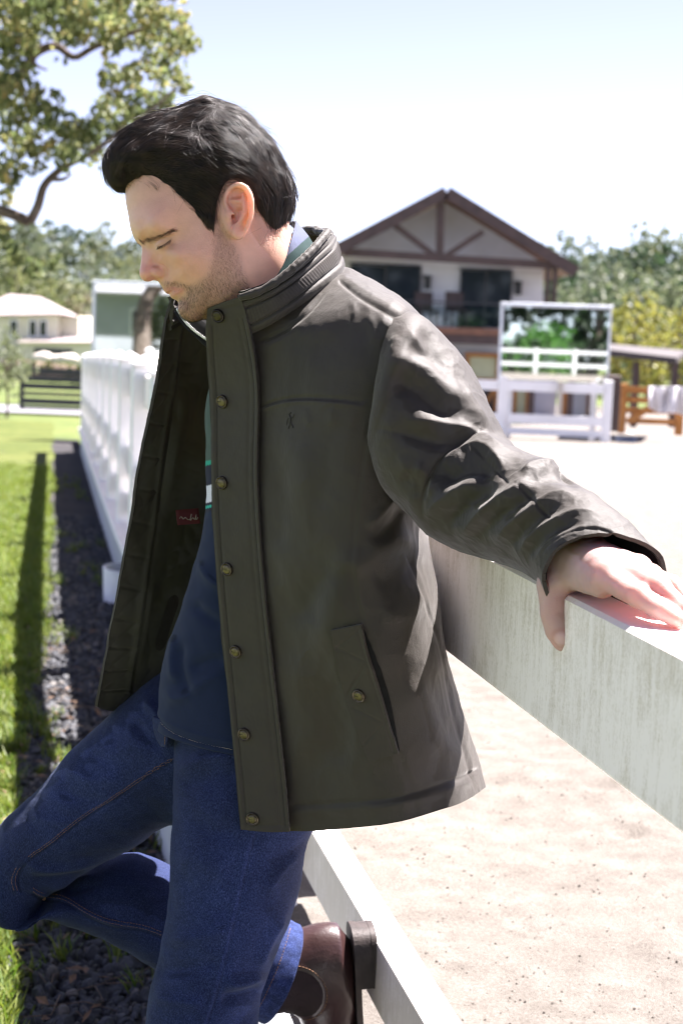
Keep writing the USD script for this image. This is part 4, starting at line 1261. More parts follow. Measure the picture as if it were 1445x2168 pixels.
# visible stitching as thread: dashed lines along seams
def stitches(sheet, sign, path, mat, name, parent, pitch=5.2, dash=3.4, r=.00034, lift=.0002, label=None):
    q = spline(np.array(path, float), 200)
    L = np.r_[0, np.cumsum(np.linalg.norm(np.diff(q, axis=0), axis=1))]
    s = np.arange(0, L[-1] - dash, pitch)
    a = np.c_[np.interp(s, L, q[:, 0]), np.interp(s, L, q[:, 1])]
    b = np.c_[np.interp(s + dash, L, q[:, 0]), np.interp(s + dash, L, q[:, 1])]
    pa, na = on_sheet(sheet, a, lift, sign)
    pb, nb = on_sheet(sheet, b, lift, sign)
    ms = [tube(np.stack([x, (x + y) / 2 + n * r, y]), r, 5) for x, y, n in zip(pa, pb, na)]
    return put(name, join(ms), mat, parent, True, kind='stuff', label=label)
stitches(PX, PS, _off(pl_l, 12), 'stitch_dark', 'stitching', JK)
stitches(PX, PS, _off(pl_r, -9), 'stitch_dark', 'stitching', JK)
# zip along the right front
zp, _ = on_sheet(IN, spline(np.array([(378, 660), (392, 680), (412, 700), (440, 722)], float), 26), 0, -TS)
zz = spline(np.array([P(376, 655, 1.985), P(390, 677, 1.965), (P(412, 700, 1.945)), P(446, 724, 1.925)]), 27)
teeth = join([box(*q, .0034, .0030, .0030, .0006) for q in zz])
ZT = strip(zz + np.array([-.004, .004, -.004]), zz + np.array([.010, .006, .011]), 27, 4)
zp_ = put('zip_tape', slab(ZT, .002, 1.0), 'dark_knit', JK, True)
put('zip_teeth', teeth, 'steel_teeth', zp_, False, kind='stuff')
# dark inner collar under the chin
IC = net(ctrl([[(372, 652, 1.99), (400, 690, 1.955), (440, 735, 1.93), (500, 760, 1.90)], [(380, 640, 2.02), (420, 668, 1.99), (470, 690, 1.95), (530, 700, 1.90)]]), 20, 30)
put('inner_collar', slab(IC, .003, 1.0), 'dark_knit', JK, True)
# woven label low in the lining
LB = net(ctrl([[(372, 1080, 2.085), (420, 1076, 2.10)], [(376, 1112, 2.085), (424, 1108, 2.10)]]), 4, 8)
lb = put('label_patch', slab(LB, .001, -1.0), 'label_cloth', JK, True)
sq = [(380, 1098), (384, 1094), (388, 1099), (392, 1095), (396, 1099), (402, 1099), (405, 1088), (403, 1102), (408, 1096), (412, 1100), (415, 1089), (415, 1100), (419, 1095)]
put('label_script', tube(spline(P(np.array(sq)[:, 0], np.array(sq)[:, 1], 2.078 + (np.array(sq)[:, 0] - 372) * .0003), 60), .0005, 5), 'label_thread', lb, True)

# ---- shirt
SH = ring_net([(520, 690, 700, 700, 1.985, .07), (462, 780, 760, 780, 1.985, .085), (440, 860, 770, 860, 1.985, .095), (437, 1000, 790, 980, 1.99, .10), (436, 1060, 790, 1060, 1.99, .10), (424, 1130, 800, 1130, 1.99, .10), (398, 1240, 810, 1240, 1.99, .10), (366, 1340, 830, 1340, 1.992, .10),
    (346, 1410, 850, 1410, 1.995, .105), (336, 1490, 870, 1480, 1.998, .110), (331, 1536, 880, 1600, 1.998, .112)], 300, 240, start=-math.pi / 2)
SSH = tube_sign(SH)
SH = sheet_noise(SH, SSH, .010, 12, 61)
SH, _ = weave_folds(SH, [([(420, 1180), (450, 1230), (500, 1250)], 9, .006), ([(400, 1270), (430, 1300), (480, 1330)], 9, -.005), ([(372, 1340), (365, 1400), (372, 1450)], 8, .006), ([(385, 1350), (378, 1400), (390, 1450), (420, 1480)], 8, -.006), ([(350, 1450), (372, 1480), (440, 1440), (480, 1430)], 9, .005), ([(400, 1420), (440, 1400), (480, 1400)], 8, -.004),
    ([(331, 1520), (360, 1548), (420, 1572), (500, 1590)], 2.2, -.0014, 0), ([(331, 1506), (360, 1532), (420, 1556), (500, 1574)], 5, .0012, 0)], True, SSH)
q = proj(SH)
tint = np.tile(np.array([.011, .018, .045]), (SH.shape[0] * SH.shape[1], 1))
yy = q[..., 1].ravel() + .25 * (q[..., 0].ravel() - 440)
for lo_, hi_, c in ((0, 975, (.055, .085, .075)), (975, 985, (.02, .30, .22)), (985, 1028, (.012, .014, .03)), (1028, 1064, (.62, .62, .72)), (1064, 1070, (.012, .014, .03)), (1070, 1076, (.03, .36, .28)), (1076, 1084, (.012, .014, .03))):
    tint[(yy >= lo_) & (yy < hi_)] = c
sm = slab(SH, .0018, SSH)
tint2 = np.vstack([tint, tint]) if len(sm.vertices) == 2 * len(tint) else np.tile(tint[:1], (len(sm.vertices), 1))
if SSH < 0:
    g2 = tint.reshape(SH.shape)[:, ::-1].reshape(-1, 3)
    tint2 = np.vstack([g2, g2])
shirt = put('shirt', sm, 'jersey', man, True, tint2, label='navy knit shirt with pale green and white bands on the chest')
stitches(SH, SSH, [(331, 1520), (360, 1548), (420, 1572), (495, 1588)], 'label_thread', 'hem_stitching', shirt, 6, 3, .00025)
# shirt collar standing at the neck: pale inside, dark green stripe
KC = net(ctrl([[(455, 705, 1.89), (520, 665, 1.835), (570, 620, 1.822), (610, 580, 1.834), (655, 548, 1.862), (672, 536, 1.90), (664, 536, 1.96)],
    [(462, 690, 1.90), (530, 638, 1.846), (585, 586, 1.830), (620, 545, 1.842), (644, 515, 1.870), (652, 500, 1.905), (640, 500, 1.96)],
    [(480, 675, 1.915), (545, 610, 1.862), (592, 562, 1.842), (612, 520, 1.852), (622, 486, 1.880), (627, 468, 1.915), (612, 470, 1.97)]]), 60, 120)
ks = 1.0 if (grid_normals(KC)[30, 50] @ (CAM - KC[30, 50])) > 0 else -1.0
KC = sheet_noise(KC, ks, .002, 40, 71)
km = slab(KC, .0022, ks)
tt = np.tile(np.array([.075, .085, .135]), (60 * 120, 1))
band = np.repeat(np.arange(60), 120)
colx = proj(KC)[..., 0].ravel()
coly = proj(KC)[..., 1].ravel()
tt[(coly > 548 - (colx - 600) * .9)] = (.012, .030, .030)
if ks < 0:
    tt = tt.reshape(60, 120, 3)[:, ::-1].reshape(-1, 3)
put('shirt_collar', km, 'jersey', shirt, True, np.vstack([tt, tt]), label='pale blue collar fold of the shirt above a dark green band')

# ---- jeans
NEAR = ring_net([(420, 1330, 890, 1340, 2.0, .105), (385, 1450, 880, 1460, 2.0, .108), (372, 1560, 830, 1580, 1.99, .102), (368, 1660, 720, 1690, 1.975, .092), (362, 1770, 656, 1770, 1.968, .088), (359, 1870, 640, 1850, 1.962, .086), (352, 1950, 617, 1935, 1.958, .085),
    (336, 2030, 586, 2015, 1.955, .083), (316, 2100, 556, 2090, 1.955, .080), (309, 2170, 545, 2165, 1.955, .077), (300, 2300, 535, 2300, 1.95, .074), (290, 2550, 500, 2560, 1.98, .068), (285, 2800, 480, 2810, 2.0, .064), (280, 2980, 470, 2990, 2.02, .064)], 420, 200, start=-math.pi / 2)
FARL = ring_net([(640, 1400, 560, 1700, 2.05, .11), (520, 1375, 520, 1730, 2.06, .105), (420, 1385, 455, 1755, 2.07, .095), (340, 1424, 372, 1742, 2.08, .088), (255, 1492, 300, 1785, 2.09, .082), (150, 1590, 215, 1828, 2.105, .076), (60, 1688, 148, 1866, 2.12, .072), (-15, 1770, 112, 1885, 2.13, .069), (-48, 1830, 100, 1893, 2.13, .067),
    (-52, 1872, 97, 1895, 2.132, .066), (-15, 1896, 97, 1890, 2.135, .066), (58, 1916, 120, 1876, 2.14, .066), (148, 1950, 205, 1836, 2.145, .066), (240, 1992, 300, 1815, 2.155, .067), (320, 2042, 392, 1855, 2.165, .067), (430, 2096, 498, 1898, 2.18, .067), (500, 2132, 590, 1938, 2.188, .066), (549, 2158, 641, 1966, 2.195, .066)], 560, 180, start=-math.pi / 2)
def cloth_sign(X, i, j):
    return 1.0 if (grid_normals(X)[i, j] @ (CAM - X[i, j])) > 0 else -1.0
s1, s2 = tube_sign(NEAR), tube_sign(FARL)
NEAR = sheet_noise(NEAR, s1, .010, 9, 81)
NEAR = sheet_noise(NEAR, s1, .0025, 40, 83)
FARL = sheet_noise(FARL, s2, .008, 10, 82)
FARL = sheet_noise(FARL, s2, .0025, 40, 84)
OUTSEAM = [(541, 1768), (520, 1850), (496, 1960), (474, 2050), (452, 2130), (440, 2168), (430, 2240)]
INSEAM1 = [(376, 1606), (320, 1640), (250, 1688), (170, 1740), (110, 1788), (60, 1824), (44, 1845), (38, 1866), (44, 1888)]
INSEAM2 = [(70, 1893), (90, 1904), (130, 1910), (180, 1938), (240, 1962), (300, 1972), (345, 1988)]
NEAR, _ = weave_folds(NEAR, [(OUTSEAM, 3.0, -.0022, 0), (_off(OUTSEAM, -7), 5, .0022, 0), ([(376, 1640), (420, 1610), (500, 1600)], 12, .006), ([(372, 1680), (430, 1650), (520, 1640)], 14, -.004),
    ([(348, 1990), (420, 1985), (500, 1960)], 14, .006), ([(325, 2060), (400, 2050), (480, 2035)], 12, -.006), ([(610, 1930), (570, 1990), (545, 2060)], 10, .008), ([(560, 2060), (520, 2080), (470, 2080)], 10, .008), ([(560, 2090), (510, 2110), (460, 2115)], 9, -.008), ([(318, 2110), (380, 2120), (440, 2125)], 12, .006), ([(380, 1720), (450, 1760), (520, 1770)], 16, -.004), ([(375, 1800), (440, 1830), (500, 1840)], 18, .004), ([(640, 1800), (590, 1850), (560, 1900)], 14, .005)], True, s1)
FARL, _ = weave_folds(FARL, [(INSEAM1, 2.4, -.0018, 0), (_off(INSEAM1, -9), 5, .0020, 0), (INSEAM2, 2.4, -.0018, 0), ([(x, y - 9) for x, y in INSEAM2], 5, .0022, 0),
    ([(300, 1480), (330, 1510), (350, 1560)], 9, .005), ([(280, 1520), (310, 1560), (350, 1590)], 9, -.004), ([(130, 1620), (190, 1650), (260, 1655)], 10, .0028), ([(110, 1660), (170, 1690), (230, 1695)], 10, -.0028), ([(60, 1720), (110, 1740), (170, 1738)], 10, .0028), ([(170, 1590), (230, 1610), (290, 1610)], 10, -.0022),
    ([(20, 1800), (60, 1830), (140, 1840), (240, 1810)], 8, .0035), ([(55, 1860), (110, 1862), (180, 1848)], 6, -.0045), ([(45, 1845), (120, 1840), (200, 1825)], 6, .0035), ([(90, 1885), (150, 1870), (210, 1850)], 7, .0045), ([(130, 1892), (180, 1880), (220, 1870)], 6, -.0035), ([(110, 1925), (200, 1940), (280, 1975)], 9, .003)], True, s2)
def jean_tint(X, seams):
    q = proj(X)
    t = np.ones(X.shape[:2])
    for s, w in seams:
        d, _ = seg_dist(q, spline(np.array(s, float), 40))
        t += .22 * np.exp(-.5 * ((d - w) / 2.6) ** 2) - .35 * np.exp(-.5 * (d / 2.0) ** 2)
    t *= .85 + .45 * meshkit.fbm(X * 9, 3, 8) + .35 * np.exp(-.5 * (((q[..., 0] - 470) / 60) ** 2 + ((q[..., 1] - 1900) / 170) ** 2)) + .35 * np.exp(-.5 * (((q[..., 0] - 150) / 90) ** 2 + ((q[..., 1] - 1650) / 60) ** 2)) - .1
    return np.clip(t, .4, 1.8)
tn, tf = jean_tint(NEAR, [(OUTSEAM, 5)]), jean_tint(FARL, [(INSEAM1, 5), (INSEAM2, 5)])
# hem: worn pale edge
qf = proj(FARL)
hem = np.linspace(0, 1, FARL.shape[0])[:, None] * np.ones(FARL.shape[1])
tf *= np.where(hem > .955, 1.0 + 1.2 * (meshkit.noise(FARL * 160, 5)) * np.clip((hem - .955) / .02, 0, 1), 1.0)
j1, j2 = grid_mesh(NEAR, s1 < 0), slab(FARL, .0022, s2)
if s2 < 0:
    tfv = tf[:, ::-1].reshape(-1)
else:
    tfv = tf.reshape(-1)
jm = join(j1, j2)
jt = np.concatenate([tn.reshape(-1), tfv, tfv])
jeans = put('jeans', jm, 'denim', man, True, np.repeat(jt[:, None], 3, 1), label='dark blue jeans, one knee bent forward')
for pth, X, s_ in ((OUTSEAM, NEAR, s1),):
    pass
for dx in (-6, -13):
    stitches(FARL, s2, _off(INSEAM1, dx), 'stitch_tan', 'seam_stitching', jeans, 6.5, 4.4, .0003)
for dy in (-6, -13):
    stitches(FARL, s2, [(x, y + dy) for x, y in INSEAM2], 'stitch_tan', 'seam_stitching', jeans, 6.5, 4.4, .0003)
stitches(FARL, s2, [(614, 1966), (598, 2020), (570, 2090), (536, 2158)], 'stitch_tan', 'seam_stitching', jeans, 7, 5, .0004)
# fly: a small stitched flap below the shirt hem
fl = net(ctrl([[(329, 1516, 1.985), (362, 1528, 1.955)], [(332, 1550, 1.985), (360, 1560, 1.955)], [(346, 1578, 1.98), (356, 1580, 1.962)]]), 30, 14)
fl = offset(fl, .004, cloth_sign(fl, 15, 7))
flm = slab(fl, .003, cloth_sign(fl, 15, 7))
put('fly', flm, 'denim', jeans, True, np.full((len(flm.vertices), 3), .9))
stitches(fl, cloth_sign(fl, 15, 7), [(350, 1524), (350, 1556), (349, 1576)], 'stitch_tan', 'seam_stitching', jeans, 6, 4, .0004)
# ---- hand, hidden body, head: one continuous body
def chain_d(p, joints, radii):
    d = np.full(p.shape[:-1], 9.0)
    for i in range(len(joints) - 1):
        d = np.minimum(d, sd_capsule(p, joints[i], joints[i + 1], radii[i], radii[i + 1]))
    return d


def J(*q):
    return [P(*x) for x in q]


def build_hand(h=.0019):
    lo = np.array([.165, 1.350, 1.005])
    hi = np.array([.335, 1.680, 1.185])
    p = gridpts(lo, hi, h)
    wrist, fore = P(1216, 1180, 1.570), P(1110, 1100, 1.74)
    F = sd_capsule(p, fore, wrist, .034, .0265)
    thumb = J((1196, 1192, 1.575), (1170, 1236, 1.556), (1171, 1298, 1.5515), (1181, 1335, 1.5495), (1191, 1358, 1.549))
    idx = J((1287, 1224, 1.462), (1348, 1262, 1.412), (1396, 1291, 1.392), (1431, 1312, 1.382))
    mid = J((1322, 1209, 1.468), (1394, 1246, 1.415), (1440, 1288, 1.398), (1466, 1316, 1.392))
    rng_ = J((1352, 1209, 1.488), (1418, 1242, 1.444), (1458, 1280, 1.428), (1480, 1305, 1.42))
    pin = J((1376, 1222, 1.512), (1424, 1252, 1.478), (1452, 1280, 1.466), (1470, 1298, 1.46))
    palm = smin(sd_capsule(p, wrist, idx[0], .0225, .0135), sd_capsule(p, wrist, mid[0], .0225, .0135), .016)
    palm = smin(palm, sd_capsule(p, wrist, rng_[0], .0215, .0125), .016)
    palm = smin(palm, sd_capsule(p, wrist + np.array([.012, 0, -.004]), pin[0], .0205, .0115), .016)
    F = smin(F, palm, .018)
    th = chain_d(p, thumb, [.0185, .0156, .0138, .0135, .0108])
    ball = sd_capsule(p, thumb[0], thumb[1], .020, .0152)
    F = smin(F, ball, .014)
    F = smin(F, th, .006)
    web = sd_capsule(p, (thumb[1] + thumb[0]) / 2 + np.array([.006, -.008, -.002]), idx[0] + np.array([-.004, .010, -.012]), .0085, .0080)
    F = smin(F, web, .016)
    for f, rr in ((idx, [.0128, .0106, .0095, .0076]), (mid, [.0130, .0108, .0096, .0078]), (rng_, [.0120, .0100, .0090, .0074]), (pin, [.0108, .0088, .0080, .0068])):
        F = smin(F, chain_d(p, f, rr), .0055)
        F = smin(F, np.linalg.norm(p - (f[0] + np.array([0, 0, .0035])), axis=-1) - rr[0] * .80, .007)
        F = smin(F, np.linalg.norm(p - (f[1] + np.array([0, 0, .0012])), axis=-1) - rr[1] * 1.0, .005)
    # tendons over the back of the hand
    for f, rr in ((idx, .0042), (mid, .0042), (rng_, .0038)):
        F = smin(F, sd_capsule(p, wrist * .72 + f[0] * .28 + np.array([0, 0, .0145]), f[0] + np.array([0, 0, .0095]), .0022, rr), .009)
    # creases at the thumb's joint and the nail bed
    tdir = thumb[4] - thumb[2]
    tdir /= np.linalg.norm(tdir)
    view = CAM - thumb[3]
    view /= np.linalg.norm(view)
    nd = view + np.array([-.10, 0, .12])
    nd -= tdir * (nd @ tdir)
    nd /= np.linalg.norm(nd)
    sd = np.cross(tdir, nd)
    R = np.stack([sd, nd, tdir], 1)
    nc = (thumb[3] * .45 + thumb[4] * .55) + nd * .0112
    nail = sd_ell(p, nc, (.0080, .0024, .0092), R)
    F = smin(F, nail, .0008)
    for k in (-.0014, .0012):
        c = thumb[2] + nd * .0132 + tdir * k
        F = smax(F, -(np.abs(((p - c) @ tdir)) * .8 + np.linalg.norm(p - c, axis=-1) * .12 - .0006), .0012)
    F = F + .0009 * (meshkit.noise(p * 130, 5) - .5)
    F = ndimage.gaussian_filter(F, .6)
    m = surface_nets(F, lo, h)
    parts = m.split(only_watertight=False)
    m = max(parts, key=lambda q: len(q.faces))
    v = np.array(m.vertices)
    n1 = meshkit.fbm(v * 90, 3, 6) - .5
    col = np.tile(np.array([.39, .262, .238]), (len(v), 1)) * (1 + .18 * n1)[:, None]
    def blend(c, r, tone, amt):
        nonlocal col
        k = (amt * np.exp(-.5 * (np.linalg.norm(v - c, axis=1) / r) ** 2))[:, None]
        col = col * (1 - k) + np.asarray(tone) * k
    for f in (idx, mid, rng_, pin):
        blend(f[0], .009, (.56, .24, .20), .45)
        blend(f[1], .008, (.56, .24, .20), .45)
        blend(f[3], .009, (.58, .25, .20), .6)
    blend(thumb[2], .010, (.54, .25, .20), .40)
    blend(thumb[4], .010, (.56, .24, .20), .6)
    blend(thumb[1] + np.array([.012, -.01, -.008]), .012, (.50, .22, .18), .4)
    kn = (((v - nc) @ R) / np.array([.0076, .0040, .0088]))
    kn = np.clip(1.6 - 1.6 * np.linalg.norm(kn, axis=1), 0, 1)[:, None] * .8
    ring = np.linalg.norm(((v - nc) @ R) / np.array([.0084, .0046, .0098]), axis=1)
    rg_ = (.55 * np.exp(-.5 * ((ring - 1.02) / .13) ** 2))[:, None]
    col = col * (1 - rg_) + np.array([.36, .17, .14]) * rg_
    col = col * (1 - kn) + np.array([.78, .54, .51]) * kn
    return m, np.clip(col, .02, 1), (idx, mid)


def build_core(h=.009):
    lo, hi = np.array([-.50, 1.62, -.02]), np.array([.28, 2.42, 1.36])
    p = gridpts(lo, hi, h)
    neck, chest, pelvis = P(580, 700, 1.91), P(640, 900, 1.96), P(640, 1500, 2.01)
    F = sd_capsule(p, neck, chest, .034, .085)
    F = smin(F, sd_capsule(p, chest, pelvis, .090, .085), .04)
    F = smin(F, chain_d(p, J((790, 800, 1.83), (960, 990, 1.79), (1010, 1040, 1.775), (1110, 1100, 1.735)), [.042, .040, .034, .026]), .03)
    F = smin(F, chain_d(p, J((560, 800, 2.08), (500, 1040, 2.24), (500, 1350, 2.2)), [.05, .035, .025]), .03)
    F = smin(F, chain_d(p, J((620, 1560, 2.0), (500, 1850, 1.962), (420, 2170, 1.956), (370, 2980, 2.02)), [.075, .060, .045, .035]), .03)
    F = smin(F, chain_d(p, J((480, 1570, 2.07), (180, 1715, 2.105), (20, 1825, 2.13), (30, 1868, 2.132), (150, 1922, 2.145), (545, 2045, 2.19)), [.075, .050, .018, .016, .016, .026]), .006)
    return surface_nets(F, lo, h)


HM, HCOL, HV = build_head(.0018)
HAND, HANDC, _fing = build_hand()
_parts = [HM, HAND, build_core()]
try:
    _ms = [m3.Manifold(m3.Mesh(np.asarray(q.vertices, np.float32), np.asarray(q.faces, np.uint32))) for q in _parts]
    _ms = [q for q in _ms if not q.is_empty()]
    assert len(_ms) == 3
    _ms = [q if q.volume() > 0 else m3.Manifold.compose([q]) for q in _ms]
    body = m3.Manifold.batch_boolean(_ms, m3.OpType.Add)
    bv, bf, _ = meshkit.arrays(body)
    BODY = trimesh.Trimesh(bv, bf, process=False)
    print('body united', len(bf), body.genus())
except Exception as ex:
    print('body joined only:', ex, [q.is_watertight for q in _parts])
    BODY = join(_parts)
_src = np.vstack([HM.vertices, HAND.vertices])
_col = np.vstack([HCOL, HANDC])
_d, _i = cKDTree(_src).query(np.array(BODY.vertices))
put('body', BODY, 'skin', man, True, _col[_i])

HB0 = build_hair_base()
hair = put('hair', trimesh.Trimesh(h2w(HB0.vertices), HB0.faces[:, ::-1], process=False), 'hair_mass', man, True, label='thick dark brown hair swept back from the forehead')
ST = build_strands(HB0, HV)
put_curves('hair_strands', [h2w(s) for s in ST], .00028, 'hair_strand', hair, kind='stuff')
for k_, (ss_, w_) in facial_hair(HM, HV).items():
    put_curves(k_, ss_, w_, 'hair_strand', man, kind='stuff')


# ---- boots
def boot(T, name_label):
    """A brown elastic-sided boot: x towards the toe, y to the camera side, z up, origin at the back of the heel's tread."""
    h = .0032
    lo, hi = np.array([-.03, -.07, .02]), np.array([.31, .07, .26])
    p = gridpts(lo, hi, h)
    x, y, z = p[..., 0], p[..., 1], p[..., 2]
    F = sd_ell(p, (.058, 0, .078), (.062, .037, .052))
    sh = np.sqrt(((x - (.060 + .05 * (z - .12))) / .060) ** 2 + (y / .043) ** 2) * .050 - .050
    sh = np.maximum(sh, np.maximum(z - .235, .055 - z))
    F = smin(F, sh, .02)
    F = smin(F, sd_ell(p, (.125, 0, .070), (.085, .041, .046)), .03)
    F = smin(F, sd_ell(p, (.205, 0, .058), (.080, .046, .032)), .02)
    F = smax(F, .0345 - z, .004)
    # seam ridge round the side panel
    c = np.stack([(x - .083) / .044, (z - .128) / .044], -1)
    e = np.abs(np.linalg.norm(c, axis=-1) - 1) * .042
    F = F - .0012 * np.exp(-.5 * (e / .0022) ** 2)
    F = F + .0016 * (meshkit.fbm(p * 45, 3, 4) - .5)
    up = surface_nets(ndimage.gaussian_filter(F, .5), lo, h)
    out = [(.000, 0), (.004, .022), (.020, .033), (.06, .035), (.11, .034), (.17, .043), (.22, .048), (.265, .042), (.29, .022), (.296, 0)]
    ring = np.array(out + [(a, -b) for a, b in out[-2:0:-1]])
    s2 = sg.Polygon(spline_closed(ring, 90)).buffer(.003)
    sole = trimesh.creation.extrude_polygon(s2, .009, engine='earcut')
    sole.apply_translation((0, 0, .0265))
    heel = sg.Polygon(spline_closed(ring, 200)).buffer(.001).intersection(sg.box(-.02, -.08, .086, .08))
    stack = []
    for k, (z0, z1, g) in enumerate(((.0, .0085, .0006), (.0087, .0265, 0))):
        e = trimesh.creation.extrude_polygon(heel.buffer(g), z1 - z0, engine='earcut')
        e.apply_translation((0, 0, z0))
        stack.append(e)
    pan = []
    for i in range(26):
        for j in range(26):
            pass
    u = np.linspace(0, 2 * np.pi, 60)
    rr = np.linspace(0, .94, 14)
    px_, pz_ = .083 + .044 * rr[:, None] * np.cos(u), .128 + .044 * rr[:, None] * np.sin(u)
    v = np.array(up.vertices)
    side = v[v[:, 1] > .005]
    kt = cKDTree(side[:, [0, 2]])
    d, i = kt.query(np.stack([px_, pz_], -1), k=3)
    py_ = side[i, 1].mean(-1) + .0010
    panel = grid_mesh(np.stack([px_, py_, pz_], -1))
    loop = np.stack([.083 + .0475 * np.cos(u), np.zeros(60), .128 + .0475 * np.sin(u)], -1)
    d, i = kt.query(loop[:, [0, 2]], k=3)
    loop[:, 1] = side[i, 1].mean(-1) + .0006
    st = []
    for k in range(0, 60):
        a, b = loop[k], loop[(k + 1) % 60]
        st.append(tube(np.stack([a, a * .35 + b * .65]), .0006, 5))
    st = join(st)
    for m in [up, sole, panel, st] + stack:
        m.apply_transform(T)
    b = put('boot', up, 'leather', man, True, label=name_label)
    put('sole', sole, 'boot_sole', b, 30)
    put('heel', join(stack), 'boot_sole', b, 30)
    put('elastic_panel', panel, 'elastic', b, True)
    put('stitching', st, 'stitch_tan', b, True, kind='stuff')


def frame(o, x, up):
    x = np.asarray(x, float) / np.linalg.norm(x)
    up = np.asarray(up, float) - x * (np.asarray(up, float) @ x)
    up /= np.linalg.norm(up)
    T = np.eye(4)
    T[:3, 0], T[:3, 1], T[:3, 2], T[:3, 3] = x, np.cross(up, x), up, o
    return T


BT = frame(P(789, 1957, 2.262), (.075, .02, -1), (-.985, -.17, -.02))
if (BT[:3, 1] @ (CAM - BT[:3, 3])) < 0:
    BT[:3, 1] *= -1
boot(BT, 'brown elastic-sided boot propped against the lower rail')
LT = frame(np.array([-.155, 2.06, .012]), (-1, -.15, 0), (0, 0, 1))
boot(LT, 'brown elastic-sided boot standing on the gravel')
# ------------------------------------------------------------------ the place
def fence_x(Y):
    """Left face of the long white fence."""
    Y = np.asarray(Y, float)
    t = np.maximum(0, Y - 6)
    return .1227 - .21822 * (Y - 2.02) + .032 * t * t / (t + 2)


FDIR = np.array([-.2132, .9770, 0.0])            # along the fence, away from the camera
FNRM = np.array([.9770, .2132, 0.0])             # towards the arena


def fall(Y):
    """How far the ground has dropped at depth Y."""
    t = np.maximum(0, np.asarray(Y, float) - 7)
    return -.03 * t * t / (t + 2.0)


def sheet_z(xs, ys, zf, mask=None):
    X, Y = np.meshgrid(xs, ys)
    Z = zf(X, Y)
    m = grid_mesh(np.stack([X, Y, Z], -1))
    if m.face_normals[0, 2] < 0:
        m.faces = m.faces[:, ::-1]
    if mask is not None:
        c = m.triangles_center
        m.update_faces(mask(c[:, 0], c[:, 1]))
        m.remove_unreferenced_vertices()
    return m


def mixed(name, cols, scale, rough=.9, bump=.4, bscale=None, bdist=.02, vor=None, spec=.2, transl=None):
    """Ground and wood tones: several noise bands over one another."""
    n = len(cols)
    nodes = {'g': ('geometry', {}), 'n': ('noise_texture', {'scale': scale, 'detail': 8.0, 'roughness': .65}),
             'n3': ('noise_texture', {'scale': scale * .11, 'detail': 3.0}), 'ad': ('mix_float', {'fac': .35}),
             'r': ('rgb_ramp', {'ramp': [(.34 + .32 * k / max(1, n - 1), c) for k, c in enumerate(cols)]}),
             'nb': ('noise_texture', {'scale': bscale or scale * 3, 'detail': 6.0, 'roughness': .7}),
             'b': ('bump', {'strength': bump, 'distance': bdist}), 'p': ('principled_bsdf', {'roughness': rough, 'specular_ior_level': spec})}
    links = [('g.position', 'n.vector'), ('g.position', 'n3.vector'), ('g.position', 'nb.vector'), ('n.fac', 'ad.a'), ('n3.fac', 'ad.b'), ('ad.result', 'r.fac'), ('r.color', 'p.base_color'), ('nb.fac', 'b.height'), ('b.normal', 'p.normal')]
    return look(name, nodes, links, 'p.BSDF')


def leafy(name, trans=.35, rough=.55):
    look(name, {'t': ('attribute', {'attribute': 'tint'}), 'd': ('principled_bsdf', {'roughness': rough, 'specular_ior_level': .35}),
        'hs': ('hsv', {'saturation': 1.1, 'value': 1.5}), 'tr': ('translucent_bsdf', {}), 'm': ('mix_closure', {'fac': trans})},
        [('t.color', 'd.base_color'), ('t.color', 'hs.color'), ('hs.color', 'tr.color'), ('d.BSDF', 'm.closure1'), ('tr.BSDF', 'm.closure2')], 'm.closure')


mixed('meadow', [(.045, .065, .018), (.075, .10, .025), (.12, .13, .04)], 3.0)
mixed('lawn_look', [(.048, .068, .014), (.078, .096, .020), (.11, .120, .032)], 6.0, bump=.8, bscale=90, bdist=.02)
mixed('path_soil', [(.022, .022, .025), (.040, .038, .040), (.065, .055, .048)], 22.0, bump=.9, bscale=80, bdist=.02)
mixed('arena_sand_look', [(.094, .083, .070), (.140, .126, .110), (.188, .172, .154)], 150.0, bump=.8, bscale=190, bdist=.008)
mixed('driveway_look', [(.17, .17, .18), (.24, .24, .25)], 8.0)
mixed('hill_look', [(.05, .065, .03), (.09, .10, .05)], .2)
